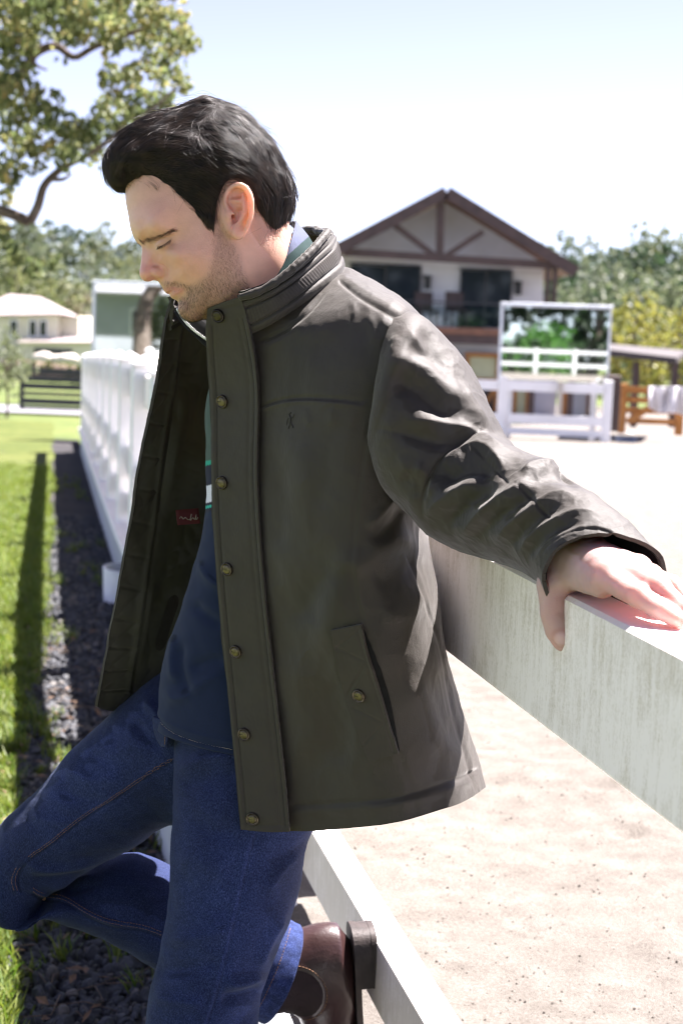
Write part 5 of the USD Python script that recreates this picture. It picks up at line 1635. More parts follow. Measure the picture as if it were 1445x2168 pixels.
# white painted boards with green and brown weather stains running down
look('white_paint', {'g': ('geometry', {}), 'mp': ('mapping', {'scale': (95.0, 95.0, 16.0)}), 'n': ('noise_texture', {'scale': 1.0, 'detail': 6.0, 'roughness': .7}),
    'n2': ('noise_texture', {'scale': 5.0, 'detail': 5.0, 'roughness': .7}), 'mul': ('math', {'math_type': 'multiply'}),
    'nz': ('separate_xyz', {}), 'pz': ('separate_xyz', {}), 'e1': ('map_range', {'from_min': 1.045, 'from_max': 1.0975, 'to_min': 0.0, 'to_max': .065, 'clamp': True}), 'e2': ('map_range', {'from_min': .985, 'from_max': .950, 'to_min': 0.0, 'to_max': .05, 'clamp': True}), 'e3': ('map_range', {'from_min': .60, 'from_max': .44, 'to_min': 0.0, 'to_max': .13, 'clamp': True}), 's1': ('math', {'math_type': 'add'}), 's2': ('math', {'math_type': 'add'}), 's3': ('math', {'math_type': 'add'}), 'nf': ('noise_texture', {'scale': 260.0, 'detail': 5.0, 'roughness': .8}), 'fm': ('map_range', {'from_min': .35, 'from_max': .65, 'to_min': .75, 'to_max': 1.25}), 'mf': ('math', {'math_type': 'multiply'}), 'vert': ('math', {'math_type': 'absolute'}), 'side': ('map_range', {'from_min': .9, 'from_max': .2, 'to_min': 0.0, 'to_max': 1.0, 'clamp': True}),
    'st': ('map_range', {'from_min': .24, 'from_max': .44, 'to_min': 0.0, 'to_max': .55, 'clamp': True}), 'mm': ('math', {'math_type': 'multiply'}),
    'mx': ('mix', {'color1': (.90, .82, .79), 'color2': (.42, .34, .23)}), 'nb': ('noise_texture', {'scale': 90.0, 'detail': 4.0}), 'b': ('bump', {'strength': .12, 'distance': .004}),
    'p': ('principled_bsdf', {'roughness': .5, 'specular_ior_level': .4})},
    [('g.position', 'mp.vector'), ('mp.vector', 'n.vector'), ('g.position', 'n2.vector'), ('n.fac', 'mul.value1'), ('n2.fac', 'mul.value2'), ('g.position', 'pz.vector'), ('pz.z', 'e1.value'), ('pz.z', 'e2.value'), ('pz.z', 'e3.value'), ('g.position', 'nf.vector'), ('nf.fac', 'fm.value'), ('mul.value', 'mf.value1'), ('fm.result', 'mf.value2'), ('mf.value', 's1.value1'), ('e1.result', 's1.value2'), ('s1.value', 's2.value1'), ('e2.result', 's2.value2'), ('s2.value', 's3.value1'), ('e3.result', 's3.value2'), ('s3.value', 'st.value'),
     ('g.normal', 'nz.vector'), ('nz.z', 'vert.value1'), ('vert.value', 'side.value'), ('st.result', 'mm.value1'), ('side.result', 'mm.value2'), ('mm.value', 'mx.fac'), ('mx.color', 'p.base_color'),
     ('g.position', 'nb.vector'), ('nb.fac', 'b.height'), ('b.normal', 'p.normal')], 'p.BSDF')
plain('white_clean', (.74, .74, .74), .5, .06, 3.0)
plain('white_tub', (.66, .67, .68), .45, .08, 8.0)
mixed('wall_block', [(.30, .32, .33), (.42, .43, .43)], 5.0, bump=.3)
plain('stone', (.040, .042, .048), .75, .55, 30.0, bump=.6, bscale=120.0, bdist=.004)
plain('stone_pale', (.12, .11, .10), .8, .4, 30.0, bump=.6, bscale=120.0, bdist=.004)
leafy('grass_blade', .35)
leafy('foliage', .38)
mixed('bark', [(.075, .055, .042), (.13, .10, .08), (.20, .17, .14)], 9.0, bump=.9, bscale=30, bdist=.03)
plain('twig', (.11, .075, .05), .8, .4, 40.0)
plain('dry_leaf', (.14, .08, .045), .8, .5, 30.0)
plain('roof_brown', (.040, .031, .030), .7, .25, 3.0)
plain('timber_dark', (.048, .028, .024), .65, .3, 5.0)
plain('timber_red', (.15, .065, .035), .6, .25, 4.0)
mixed('timber_orange', [(.26, .105, .030), (.36, .16, .05), (.42, .21, .08)], 7.0, bump=.2)
plain('cream', (.40, .41, .47), .7, .08, 2.0)
plain('weatherboard', (.58, .57, .58), .6, .06, 2.0)
plain('pale_panel', (.42, .43, .27), .7, .1, 2.0)
plain('dark_frame', (.022, .024, .028), .4, .1)
plain('black_metal', (.014, .015, .017), .4, .1)
plain('tile_roof', (.24, .20, .20), .75, .15, 1.5)
plain('render_cream', (.60, .56, .44), .75, .06, 1.0)
plain('grey_roof', (.20, .20, .21), .7, .1, 1.0)
plain('grey_wall', (.32, .34, .37), .7, .1, 1.0)
plain('tarp', (.62, .60, .62), .6, .08, 3.0)
plain('blue_bucket', (.03, .05, .11), .5, .1)
plain('red_paint', (.45, .03, .04), .5, .1)
plain('yellow_paint', (.55, .38, .03), .5, .1)
plain('green_paint', (.05, .16, .03), .5, .1)
plain('pale_rock', (.48, .44, .38), .8, .15, 3.0)
plain('mirror_frame', (.62, .66, .70), .45, .06)
look('mirror_glass', {'p': ('principled_bsdf', {'base_color': (.80, .84, .85), 'metallic': 1.0, 'roughness': .02})}, [], 'p.BSDF')
look('dark_glass', {'p': ('principled_bsdf', {'base_color': (.012, .016, .022), 'roughness': .05, 'specular_ior_level': .6})}, [], 'p.BSDF')
look('pane', {'f': ('fresnel', {'IOR': 1.5}), 't': ('transparent_bsdf', {'color': (.82, .88, .88)}), 'g': ('glossy_bsdf', {'roughness': .02}), 'm': ('mix_closure', {})},
     [('f.fac', 'm.fac'), ('t.BSDF', 'm.closure1'), ('g.BSDF', 'm.closure2')], 'm.closure')

# ---- ground
def lawn_edge(Y):
    Y = np.asarray(Y, float)
    return fence_x(Y) - .33 - .16 * np.clip((8 - Y) / 4, 0, 1.3) - .02 * np.sin(Y * 1.7)


far = np.r_[np.linspace(-60, 60, 61), np.linspace(70, 400, 20), np.linspace(500, 3000, 12)]
gx = np.r_[-3000, -1500, -700, -350, np.linspace(-200, 200, 61), 350, 700, 1500, 3000]
obj('ground', sheet_z(gx, far, lambda x, y: fall(y) * np.where(y > 60, np.clip(1 - (y - 60) / 200, 0, 1), 1) - .03), 'meadow', None, True, kind='structure', label='open ground running to the hills')
YS = np.linspace(-16, 21.5, 320)
# gravel path: sheet from the wall to a little under the lawn
u = np.linspace(0, 1, 60)
path = np.stack([np.stack([fence_x(y) + (.02 if y > 4.1 else -.13) - u * .95, np.full(60, y), np.full(60, 0.0)], -1) for y in YS])
path[..., 2] = fall(path[..., 1]) + .020 * (meshkit.fbm(path * 3.0, 3, 2) - .5) + .004
pm = grid_mesh(path)
if pm.face_normals[0, 2] < 0:
    pm.faces = pm.faces[:, ::-1]
obj('gravel_path', pm, 'path_soil', None, True, kind='structure', label='dark gravel path beside the fence')
lw = np.linspace(0, 1, 90) ** 1.6
lawn = np.stack([np.stack([lawn_edge(y) - lw * 9, np.full(90, y), np.full(90, 0.0)], -1) for y in np.linspace(-16, 27, 340)])
lawn[..., 2] = fall(lawn[..., 1]) + .012 + .05 * (meshkit.fbm(lawn * .8, 3, 3) - .5) * np.clip(lw * 6, 0, 1)
lm = grid_mesh(lawn)
if lm.face_normals[0, 2] < 0:
    lm.faces = lm.faces[:, ::-1]
obj('lawn', lm, 'lawn_look', None, True, kind='structure', label='sunlit mown lawn left of the path')
# arena: fine near the camera
ARZ = .27
_hr = np.random.default_rng(31)
_hy = .8 + _hr.uniform(0, 1, 170) ** 1.2 * 8
_hoof = np.c_[fence_x(_hy) + .2 + _hr.uniform(0, 2.6, 170), _hy, _hr.uniform(.035, .07, 170), _hr.uniform(.006, .018, 170)]


def arena_z(x, y):
    p = np.stack([x, y, np.zeros_like(x)], -1)
    dent = np.zeros_like(np.asarray(x, float))
    for hx, hy, hr_, hd_ in _hoof:
        q = ((x - hx) ** 2 + (y - hy) ** 2) / hr_ ** 2
        dent += np.where(q < 9, hd_ * (.55 * np.exp(-.8 * (np.sqrt(q) - 1.35) ** 2 * 4) - np.exp(-q)), 0)
    n = meshkit.fbm(p * 5.5, 4, 7) - .5
    n2 = np.clip(meshkit.fbm(p * 2.1, 2, 17) - .55, 0, 1)
    near = np.clip((12 - y) / 8, .25, 1)
    return ARZ + fall(y) + dent + (.030 * n - .035 * n2) * near
ay = np.r_[np.linspace(-12, .4, 30), np.linspace(.5, 9, 300), np.linspace(9.1, 21.0, 120)]
au = np.r_[np.linspace(0, 3, 190), np.linspace(3.1, 26, 110)]
AX = np.stack([np.stack([fence_x(y) + np.where(y < 3.95, -.10, .055) + au, np.full(len(au), y)], -1) for y in ay])
am = grid_mesh(np.concatenate([AX, arena_z(AX[..., 0], AX[..., 1])[..., None]], -1))
if am.face_normals[0, 2] < 0:
    am.faces = am.faces[:, ::-1]
obj('arena_sand', am, 'arena_sand_look', None, True, kind='structure', label='pale raked sand of the riding arena')

# ---- the long white fence the man leans on
def fpt(Y, lat, z):
    return np.array([fence_x(Y) + lat / .977, Y, z + float(fall(Y))])


FB = tuple(fpt(2.9, 0, 0))
fence = thing('rail_fence', 'long white post-and-rail fence the man leans on, streaked with green algae', 'fence', FB)
post_Y = [-4.2, -1.9, .42, 2.86, 4.05, 4.98, 5.98, 7.0, 8.1, 9.3, 10.6, 12.1, 13.6, 15.2, 16.8, 18.4]
def fbox(Y0, Y1, lat0, lat1, z0, z1, bev=.004):
    a, b = fpt(Y0, (lat0 + lat1) / 2, (z0 + z1) / 2), fpt(Y1, (lat0 + lat1) / 2, (z0 + z1) / 2)
    return beam(a, b, abs(lat1 - lat0), z1 - z0, bev=bev)
for i, y in enumerate(post_Y):
    near_man = i == 3
    top = 1.135 if i > 3 else 1.06
    w = .055
    p = box(*fpt(y, -w - .002, (top + .262) / 2), 2 * w, 2 * w, top - .262, .006) if i <= 3 else box(*fpt(y, -.008 + w, (top + .2) / 2), 2 * w, 2 * w, top - .2, .006)
    R = trimesh.transformations.rotation_matrix(math.atan2(.2132, .977), [0, 0, 1], p.centroid)
    p.apply_transform(R)
    pp = obj('post', p, 'white_clean', fence, False, world=True)
    if i > 3:
        c = p.centroid
        cap = trimesh.creation.cone(radius=.085, height=.035, sections=4)
        cap.apply_transform(trimesh.transformations.rotation_matrix(math.pi / 4 + math.atan2(.2132, .977), [0, 0, 1]))
        cap.apply_translation((c[0], c[1], top + .016 + float(fall(y))))
        rim_ = box(c[0], c[1], top + .008 + float(fall(y)), .124, .124, .016, .003)
        rim_.apply_transform(trimesh.transformations.rotation_matrix(math.atan2(.2132, .977), [0, 0, 1], rim_.centroid))
        inv = join(cap, rim_)
        inv.apply_translation(-np.array(FB))
        obj('post_cap', inv, 'white_clean', pp, False)
bays = list(zip(post_Y[:-1], post_Y[1:]))
for i, (a, b) in enumerate(bays):
    g = .0015 if i < 3 else .056
    for z0, z1, lab in ((.950, 1.0975, 1), (.345, .449, 0)):
        obj('rail', fbox(a + g, b - g, *((0, .050) if i < 3 else (.044, .094)), z0, z1), 'white_paint', fence, False, world=True)
    if i >= 3:
        for z0, z1 in (((.535, .690),) if i > 3 else ((.455, .690), (.696, .944))):  # bay behind the man: unseen boards added to keep the near gravel shaded
            obj('rail', fbox(a + g, b - g, .044, .094, z0, z1), 'white_paint', fence, False, world=True)
for a, b in ((-4.2, .4), (.4, 2.9), (2.9, 4.0), (4.0, 5.3), (5.3, 7.7), (7.7, 10.1), (10.1, 12.5), (12.5, 15.5), (15.5, 18.6)):
    sh_ = -.15 if b < 4.1 else 0
    if a > 2:
        obj('kerb_board', fbox(a + .002, b - .002, -.035 + sh_, (.055 if sh_ == 0 else -.05) + sh_ * .6, .268, .300), 'white_clean', fence, False, world=True)
    obj('retaining_wall', fbox(a + .001, b - .001, sh_, .055 + sh_, -.10, .266), 'wall_block', fence, False, world=True)
# half-round white tubs along the wall
def tub_mesh():
    n, R_, r_, hh = 22, .120, .098, .165
    a = np.linspace(-math.pi / 2, math.pi / 2, n)
    prof = [(R_, 0), (R_ * 1.04, hh - .02), (R_ * 1.07, hh - .008), (R_ * 1.05, hh), (r_ * 1.06, hh), (r_ * 1.02, hh - .05), (r_ * .9, hh - .06)]
    G_ = np.stack([np.stack([-np.cos(a) * q * .80, np.sin(a) * q * 1.15, np.full(n, z)], -1) for q, z in prof])
    soil = np.vstack([[0, 0, hh - .058], np.stack([-np.cos(a) * r_ * .8 * .92, np.sin(a) * r_ * 1.15 * .92, np.full(n, hh - .058)], -1)])
    sf = [[0, i, i + 1] for i in range(1, n)]
    return grid_mesh(G_), trimesh.Trimesh(soil, sf, process=False)
tm_, ts_ = tub_mesh()
frz = math.atan2(.2132, .977)
tub_labels = ['white half-round tub at the foot of the wall behind the propped boot', 'white half-round tub at the wall foot, seen beside the open jacket edge', 'white half-round tub in shade, farthest of those along the wall']
tub0 = None
for k, y in enumerate((2.62, 7.30)):
    loc = fpt(y, -.004 - .15 * (y < 4), .008)
    if tub0 is None:
        tub0 = thing('wall_tub', tub_labels[0], 'tub', loc, frz, 'tubs along the arena wall').GetPrim()
        tb_ = obj('tub_body', tm_, 'white_tub', tub0, True)
        obj('tub_soil', ts_, 'path_soil', tub0, False)
    else:
        copy_of(tub0, loc, frz, tub_labels[k])

# ---- gravel, grass, litter near the camera
def instancer(name, protos, mats, pts, scales, rots, kind='stuff', label=None, cat=None, colors=None):
    pi = UsdGeom.PointInstancer.Define(stage, unique('/World', name))
    base = str(pi.GetPath())
    rel = []
    for k, m in enumerate(protos):
        g = usdkit.mesh(stage, f'{base}/prototypes/{name}_piece_{k:03d}', m, LOOK[mats[k]], False)
        if colors is not None:
            UsdGeom.PrimvarsAPI(g).CreatePrimvar('tint', Sdf.ValueTypeNames.Color3fArray, 'vertex').Set(Vt.Vec3fArray.FromNumpy(np.asarray(colors[k], np.float32)))
        rel.append(g.GetPath())
    pi.CreatePrototypesRel().SetTargets(rel)
    n = len(pts)
    rng = np.random.default_rng(n + 5)
    pi.CreateProtoIndicesAttr(Vt.IntArray.FromNumpy(rng.integers(0, len(protos), n).astype(np.int32)))
    pi.CreatePositionsAttr(Vt.Vec3fArray.FromNumpy(np.asarray(pts, np.float32)))
    pi.CreateScalesAttr(Vt.Vec3fArray.FromNumpy(np.asarray(scales, np.float32)))
    q = np.asarray(rots, np.float32)
    pi.CreateOrientationsAttr(Vt.QuathArray([Gf.Quath(float(w), float(x), float(y), float(z)) for w, x, y, z in q]))
    tag(pi, label, cat, None, kind)
    return pi


def randq(rng, n, full=True):
    if full:
        q = rng.normal(0, 1, (n, 4))
    else:
        a = rng.uniform(0, 2 * np.pi, n) / 2
        t = rng.normal(0, .10, (n, 2))
        q = np.c_[np.cos(a), t, np.sin(a)]
    return q / np.linalg.norm(q, axis=1, keepdims=True)


rng = np.random.default_rng(21)
stones = []
for k in range(7):
    s = trimesh.creation.icosphere(1, 1.0)
    d = rng.normal(0, 1, (9, 3))
    d /= np.linalg.norm(d, axis=1, keepdims=True)
    v = np.array(s.vertices)
    for q, h_ in zip(d, rng.uniform(.45, .85, 9)):
        ex = np.maximum(v @ q - h_, 0)
        v -= ex[:, None] * q
    stones.append(trimesh.Trimesh(v * rng.uniform(.7, 1.1, 3), s.faces, process=False))
N_ = 20000
ys = 1.9 + (rng.uniform(0, 1, N_) ** 1.6) * 9
lat = rng.uniform(.0, 1.0, N_) * (.36 + .17 * np.clip((8 - ys) / 4, 0, 1.3))
xs = fence_x(ys) - .01 - .15 * (ys < 4.05) - lat
sz = np.clip(rng.lognormal(-4.55, .42, N_), .004, .024)
zs = fall(ys) + .006 + sz * .25
instancer('gravel', stones, ['stone', 'stone', 'stone', 'stone', 'stone', 'stone_pale', 'stone'], np.c_[xs, ys, zs], np.repeat(sz[:, None], 3, 1) * rng.uniform(.8, 1.2, (N_, 3)), randq(rng, N_), label='dark angular gravel of the path')
# grass tufts
def tuft(seed, n=16, h=.06):
    r = np.random.default_rng(seed)
    V, F_, C = [], [], []
    for k in range(n):
        b = r.normal(0, .012, 2)
        a = r.uniform(0, 6.28)
        L, w = h * r.uniform(.5, 1.2), .0022
        bend = r.uniform(.2, .8) * L
        dx, dy = math.cos(a), math.sin(a)
        i = len(V)
        for t, ww in ((0, 1), (.55, .85), (1, .1)):
            c = np.array([b[0] + dx * bend * t * t, b[1] + dy * bend * t * t, L * t * (1 - .15 * t)])
            V += [c + np.array([-dy, dx, 0]) * w * ww, c - np.array([-dy, dx, 0]) * w * ww]
        F_ += [[i, i + 1, i + 3], [i, i + 3, i + 2], [i + 2, i + 3, i + 5], [i + 2, i + 5, i + 4]]
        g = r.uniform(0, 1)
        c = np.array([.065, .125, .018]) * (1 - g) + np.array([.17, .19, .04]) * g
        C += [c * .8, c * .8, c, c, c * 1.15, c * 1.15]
    return trimesh.Trimesh(np.array(V), F_, process=False), np.array(C)
T_ = [tuft(k) for k in range(5)]
N_ = 14000
ys = 2.6 + (rng.uniform(0, 1, N_) ** 1.5) * 13
xs = lawn_edge(ys) - .02 - np.abs(rng.normal(0, .9, N_))
edge_n = 700
ye = 2.6 + rng.uniform(0, 1, edge_n) ** 1.3 * 12
xe = fence_x(ye) - np.where(rng.uniform(0, 1, edge_n) < .55, rng.uniform(.30, .52, edge_n), rng.uniform(.05, .5, edge_n))
keep = meshkit.noise(np.c_[xe * 4, ye * 2.2, ye * 0], 4) > .55
xe, ye = xe[keep], ye[keep]
xs, ys = np.r_[xs, xe], np.r_[ys, ye]
sc = rng.uniform(.55, 1.25, len(xs))
instancer('grass', [t for t, _ in T_], ['grass_blade'] * 5, np.c_[xs, ys, fall(ys) + .008], np.repeat(sc[:, None], 3, 1), randq(rng, len(xs), False), label='short bright green grass of the lawn and path edge', colors=[c for _, c in T_])
# dry twigs and leaves lying on the gravel
tw = []
for k in range(330):
    y = 2.0 + rng.uniform(0, 1) ** 1.5 * 4.2
    x = fence_x(y) - rng.uniform(.05, .95)
    a, L = rng.uniform(0, 6.28), rng.uniform(.03, .16)
    p = np.array([x, y, .022 + rng.uniform(0, .012)])
    d = np.array([math.cos(a), math.sin(a), 0])
    s = np.array([-d[1], d[0], 0]) * rng.normal(0, .18) * L
    tw.append(tube(np.stack([p, p + d * L * .5 + s + (0, 0, .008), p + d * L]), [.0016, .0013, .0006], 5))
obj('twigs', join(tw), 'twig', None, True, kind='stuff', label='dry twigs scattered on the gravel')
lv = []
for k in range(420):
    y = 2.0 + rng.uniform(0, 1) ** 1.5 * 4.5
    x = fence_x(y) - rng.uniform(.03, .98)
    L, w = rng.uniform(.018, .05), rng.uniform(.004, .010)
    V = np.array([[-L / 2, 0, 0], [0, w, .004], [L / 2, 0, .002], [0, -w, .003], [0, 0, .0005]])
    m = trimesh.Trimesh(V, [[0, 4, 1], [1, 4, 2], [0, 3, 4], [3, 2, 4]], process=False)
    m.apply_transform(trimesh.transformations.euler_matrix(rng.normal(0, .3), rng.normal(0, .3), rng.uniform(0, 6.28)))
    m.apply_translation((x, y, .026 + rng.uniform(0, .012)))
    lv.append(m)
obj('leaf_litter', join(lv), 'dry_leaf', None, False, kind='stuff', label='dry brown leaves lying on the gravel')

# clods and grit on the near sand
N_ = 10000
ys = .9 + rng.uniform(0, 1, N_) ** 1.4 * 7
xs = fence_x(ys) + .07 + rng.uniform(0, 1, N_) ** 1.2 * 2.4
sz = np.clip(rng.lognormal(-6.3, .40, N_), .0010, .0035)
zs = arena_z(xs, ys) + sz * .2
instancer('sand_clods', stones, ['arena_sand_look'] * 7, np.c_[xs, ys, zs], np.repeat(sz[:, None], 3, 1), randq(rng, N_), label='small clods and grit on the arena sand')

yu, yv = np.meshgrid(np.linspace(-3.0, 46, 40), np.linspace(21.0, 62, 40))
yd = grid_mesh(np.stack([yu, yv, fall(yv) + .06 + (yv < 24) * 0], -1))
if yd.face_normals[0, 2] < 0:
    yd.faces = yd.faces[:, ::-1]
obj('stable_yard', yd, 'arena_sand_look', None, True, kind='structure', label='pale gravel yard in front of the timber house')
# ------------------------------------------------------------------ trees
def leaf_cloud(centres, radii, n, size, seed, tones, flat=.8, droop=.5, thin=.30):
    """Many small leaf faces gathered in uneven clumps: (mesh, colours)."""
    r = np.random.default_rng(seed)
    centres, radii = np.asarray(centres, float), np.asarray(radii, float)
    w = radii ** 2
    k = r.choice(len(centres), n, p=w / w.sum())
    d = r.normal(0, 1, (n, 3))
    d /= np.linalg.norm(d, axis=1, keepdims=True)
    rad = r.uniform(0, 1, n) ** .45
    p = centres[k] + d * (radii[k] * rad)[:, None] * np.array([1, 1, flat])
    # sub-clumps
    sub = p[r.integers(0, n, n // 14)]
    j = cKDTree(sub).query(p)[1]
    p = p * .55 + sub[j] * .45
    keep = meshkit.noise(p / (radii.mean() * .55), seed) > thin
    p, k, rad, d = p[keep], k[keep], rad[keep], d[keep]
    n = len(p)
    a = r.normal(0, 1, (n, 3)) + np.array([0, 0, -droop * 2])
    a /= np.linalg.norm(a, axis=1, keepdims=True)
    b = np.cross(a, r.normal(0, 1, (n, 3)))
    b /= np.linalg.norm(b, axis=1, keepdims=True)
    L = size * r.uniform(.6, 1.35, n)[:, None]
    wd = L * .28
    V = np.stack([p - a * L * .5, p + b * wd, p + a * L * .5, p - b * wd], 1).reshape(-1, 3)
    i = np.arange(n) * 4
    F_ = np.concatenate([np.stack([i, i + 1, i + 2], 1), np.stack([i, i + 2, i + 3], 1)])
    t = r.uniform(0, 1, n)
    clump = meshkit.noise(p / (radii.mean() * .8) + 7, seed + 1)
    t = np.clip(.6 * t + .8 * (clump - .3), 0, 1)
    tones = np.asarray(tones, float)
    x = t * (len(tones) - 1)
    i0 = np.clip(x.astype(int), 0, len(tones) - 2)
    c = tones[i0] * (1 - (x - i0))[:, None] + tones[i0 + 1] * (x - i0)[:, None]
    return trimesh.Trimesh(V, F_, process=False), np.repeat(c, 4, 0)


GUM = [(.07, .095, .040), (.13, .165, .070), (.21, .24, .11), (.32, .31, .14), (.32, .24, .10)]
DARK = [(.014, .026, .014), (.028, .048, .024), (.050, .075, .035)]
GREY = [(.055, .075, .045), (.10, .12, .070), (.16, .175, .105)]
WATTLE = [(.10, .12, .03), (.19, .19, .05), (.30, .27, .08)]
OLIVE = [(.06, .080, .030), (.12, .135, .06), (.19, .19, .09)]
FRESH = [(.03, .09, .02), (.06, .16, .03), (.12, .26, .06)]

# the gum tree overhead on the left: limbs traced where they show, leaves hung about them
TY = 12.5
tree_at = P(-330, 900, TY)
tree_at[2] = float(fall(TY))
gum = thing('gum_tree', 'tall gum tree with crooked limbs and olive leaves overhanging the lawn', 'tree', tree_at)
def pth(q):
    return np.array([P(x, y, d) for x, y, d in q])
trunk = [tree_at + (0, 0, -.1), tree_at + (.05, 0, 1.0), *pth([(-300, 560, TY), (-220, 420, TY)])]
limbs = [([(-300, 560, TY), (-150, 440, TY), (-40, 436, TY), (20, 452, TY), (62, 470, TY)], .055, .042), ([(62, 470, TY), (82, 430, TY), (92, 395, TY), (120, 365, TY), (150, 345, TY - .2), (200, 320, TY - .4), (260, 270, TY - .5)], .040, .014),
    ([(105, 378, TY), (130, 380, TY), (150, 368, TY + .1)], .022, .010), ([(-220, 420, TY), (-120, 260, TY), (-20, 180, TY), (50, 150, TY), (70, 118, TY), (90, 104, TY), (120, 98, TY), (140, 112, TY), (160, 122, TY), (185, 108, TY), (230, 88, TY - .2), (300, 60, TY - .3), (370, 40, TY - .3)], .055, .012),
    ([(70, 118, TY), (75, 135, TY), (100, 148, TY)], .018, .008), ([(-220, 420, TY), (-180, 150, TY + .3), (-100, -50, TY + .3), (0, -150, TY + .2)], .06, .02), ([(200, 320, TY - .4), (300, 250, TY - .6), (370, 190, TY - .6)], .020, .008)]
tr_ = tube(spline(trunk, 30), np.linspace(.22, .11, 30), 14)
tr_.apply_translation(-tree_at)
obj('trunk', tr_, 'bark', gum, True)
for q, r0, r1 in limbs:
    s = spline(pth(q), 40)
    s += .02 * (np.stack([meshkit.noise(s * 3 + k * 9, 5) for k in range(3)], -1) - .5)
    m = tube(s, np.linspace(r0, r1, 40), 10)
    m.apply_translation(-tree_at)
    obj('limb', m, 'bark', gum, True)
blobs = [(30, 20, 75), (110, 20, 75), (190, 25, 72), (270, 25, 75), (345, 30, 62), (385, 85, 42), (20, 95, 55), (25, 180, 60), (40, 250, 62), (95, 225, 45), (60, 320, 55), (130, 280, 55), (190, 290, 48), (255, 180, 48), (310, 165, 50), (355, 130, 45), (230, 245, 46), (290, 235, 52), (345, 215, 36), (385, 175, 26),
    (150, 325, 38), (210, 330, 34), (10, 370, 40), (-60, 330, 80), (-60, 150, 90), (-80, 0, 100), (60, 70, 45), (150, 65, 42), (235, 75, 45), (310, 85, 40), (5, 505, 34), (45, 535, 32), (-40, 480, 60), (70, 570, 28), (110, 555, 22), (100, -60, 90), (260, -60, 80), (20, 415, 24), (330, 262, 24), (230, 160, 30), (130, 130, 16)]
rr_ = np.random.default_rng(3)
cc = np.array([P(x, y, TY + rr_.uniform(-.9, .9)) for x, y, r in blobs]) - tree_at
lm_, lc_ = leaf_cloud(cc, [r / FPX * TY for _, _, r in blobs], 40000, .050, 4, GUM, 1.0, .7, thin=.36)
obj('leaves', lm_, 'foliage', gum, False, lc_, kind='stuff')


def tree_proto(name, label, loc, height, spread, tones, seed, n=2600, leaf=.30, kind='round', trunk=True, group=None, tr=.16, base=None):
    t = thing(name, label, 'tree' if trunk else 'shrub', loc, 0, group)
    r = np.random.default_rng(seed)
    cs, rs = [], []
    base = base if base is not None else (.28 if trunk else .02)
    m_ = 16
    for k in range(m_):
        f = (k + .5) / m_
        a = k * 2.4 + r.uniform(-.4, .4)
        if kind == 'cone':
            z, rad = height * (base + (1 - base) * f), spread * (1 - f) * .75 + .1 * spread
            off = rad * .55
        else:
            z = height * (base + (.94 - base) * f)
            prof = math.sin(math.pi * min(1, .12 + .88 * f)) ** .7
            rad, off = spread * .52 * (.6 + .5 * r.uniform()), spread * .62 * prof * r.uniform(.5, 1.1)
        cs.append((off * math.cos(a), off * math.sin(a), z))
        rs.append(rad)
    lm2, lc2 = leaf_cloud(cs, rs, n, leaf, seed, tones, .8, .3)
    obj('crown', lm2, 'foliage', t, False, lc2, kind='stuff')
    if trunk:
        p = np.array([[0, 0, -.4], [.02 * height, 0, height * .25], [-.01 * height, .01 * height, height * .55], [0, 0, height * .85]])
        obj('trunk', tube(spline(p, 14), np.linspace(tr, tr * .25, 14), 8), 'bark', t, True)
        for k in range(4):
            a, z = r.uniform(0, 6.28), height * r.uniform(.3, .6)
            q = np.array([[0, 0, z], [math.cos(a) * spread * .35, math.sin(a) * spread * .35, z + height * .12], [math.cos(a) * spread * .7, math.sin(a) * spread * .7, z + height * .22]])
            obj('limb', tube(spline(q, 8), np.linspace(tr * .45, tr * .12, 8), 6), 'bark', t, True)
    return t.GetPrim()


def at_px(px, Y, z=None):
    q = P(px, 700, Y)
    q[2] = float(fall(Y)) if z is None else z
    return q


# hills far behind
def hill(name, x0, x1, Y, h, label, seed):
    xs, ys = np.linspace(x0, x1, 50), np.linspace(Y - 60, Y + 160, 30)
    def zf(x, y):
        return -6 + h * np.exp(-((y - Y - 60) / 70) ** 2) * (.75 + .5 * meshkit.noise(np.stack([x * .012, y * .006, x * 0], -1), seed)) * np.clip((x - x0) / 30, 0, 1) * np.clip((x1 - x) / 30, 0, 1)
    obj(name, sheet_z(xs, ys, zf), 'hill_look', None, True, kind='structure', label=label)
    return zf


hz = hill('hill', -150, 230, 190, 14.5, 'wooded hill on the skyline', 3)
# far woods as one mass
wp, wcol = [], []
for k, (tones, kd) in enumerate(((GREY, 'round'), (DARK, 'round'), (GREY, 'round'), (OLIVE, 'round'))):
    r = np.random.default_rng(50 + k)
    cs = [(r.uniform(-.30, .30), r.uniform(-.30, .30), .30 + .62 * (i + .5) / 12) for i in range(12)]
    a, c = leaf_cloud(cs, [.20 * r.uniform(.7, 1.2) for _ in cs], 900, .060, 60 + k, tones, .85, .2)
    wp.append(a)
    wcol.append(c)
r = np.random.default_rng(9)
pts, scl = [], []
for k in range(620):
    x, y = r.uniform(-110, 190), r.uniform(150, 250)
    pts.append((x, y, float(hz(np.array(x), np.array(y))) - .5))
    s = r.uniform(6, 11)
    scl.append((s * .95, s * .95, s))
instancer('far_woods', wp, ['foliage'] * 4, pts, scl, randq(r, len(pts), False), label='distant grey-green woods covering the hill', colors=wcol)

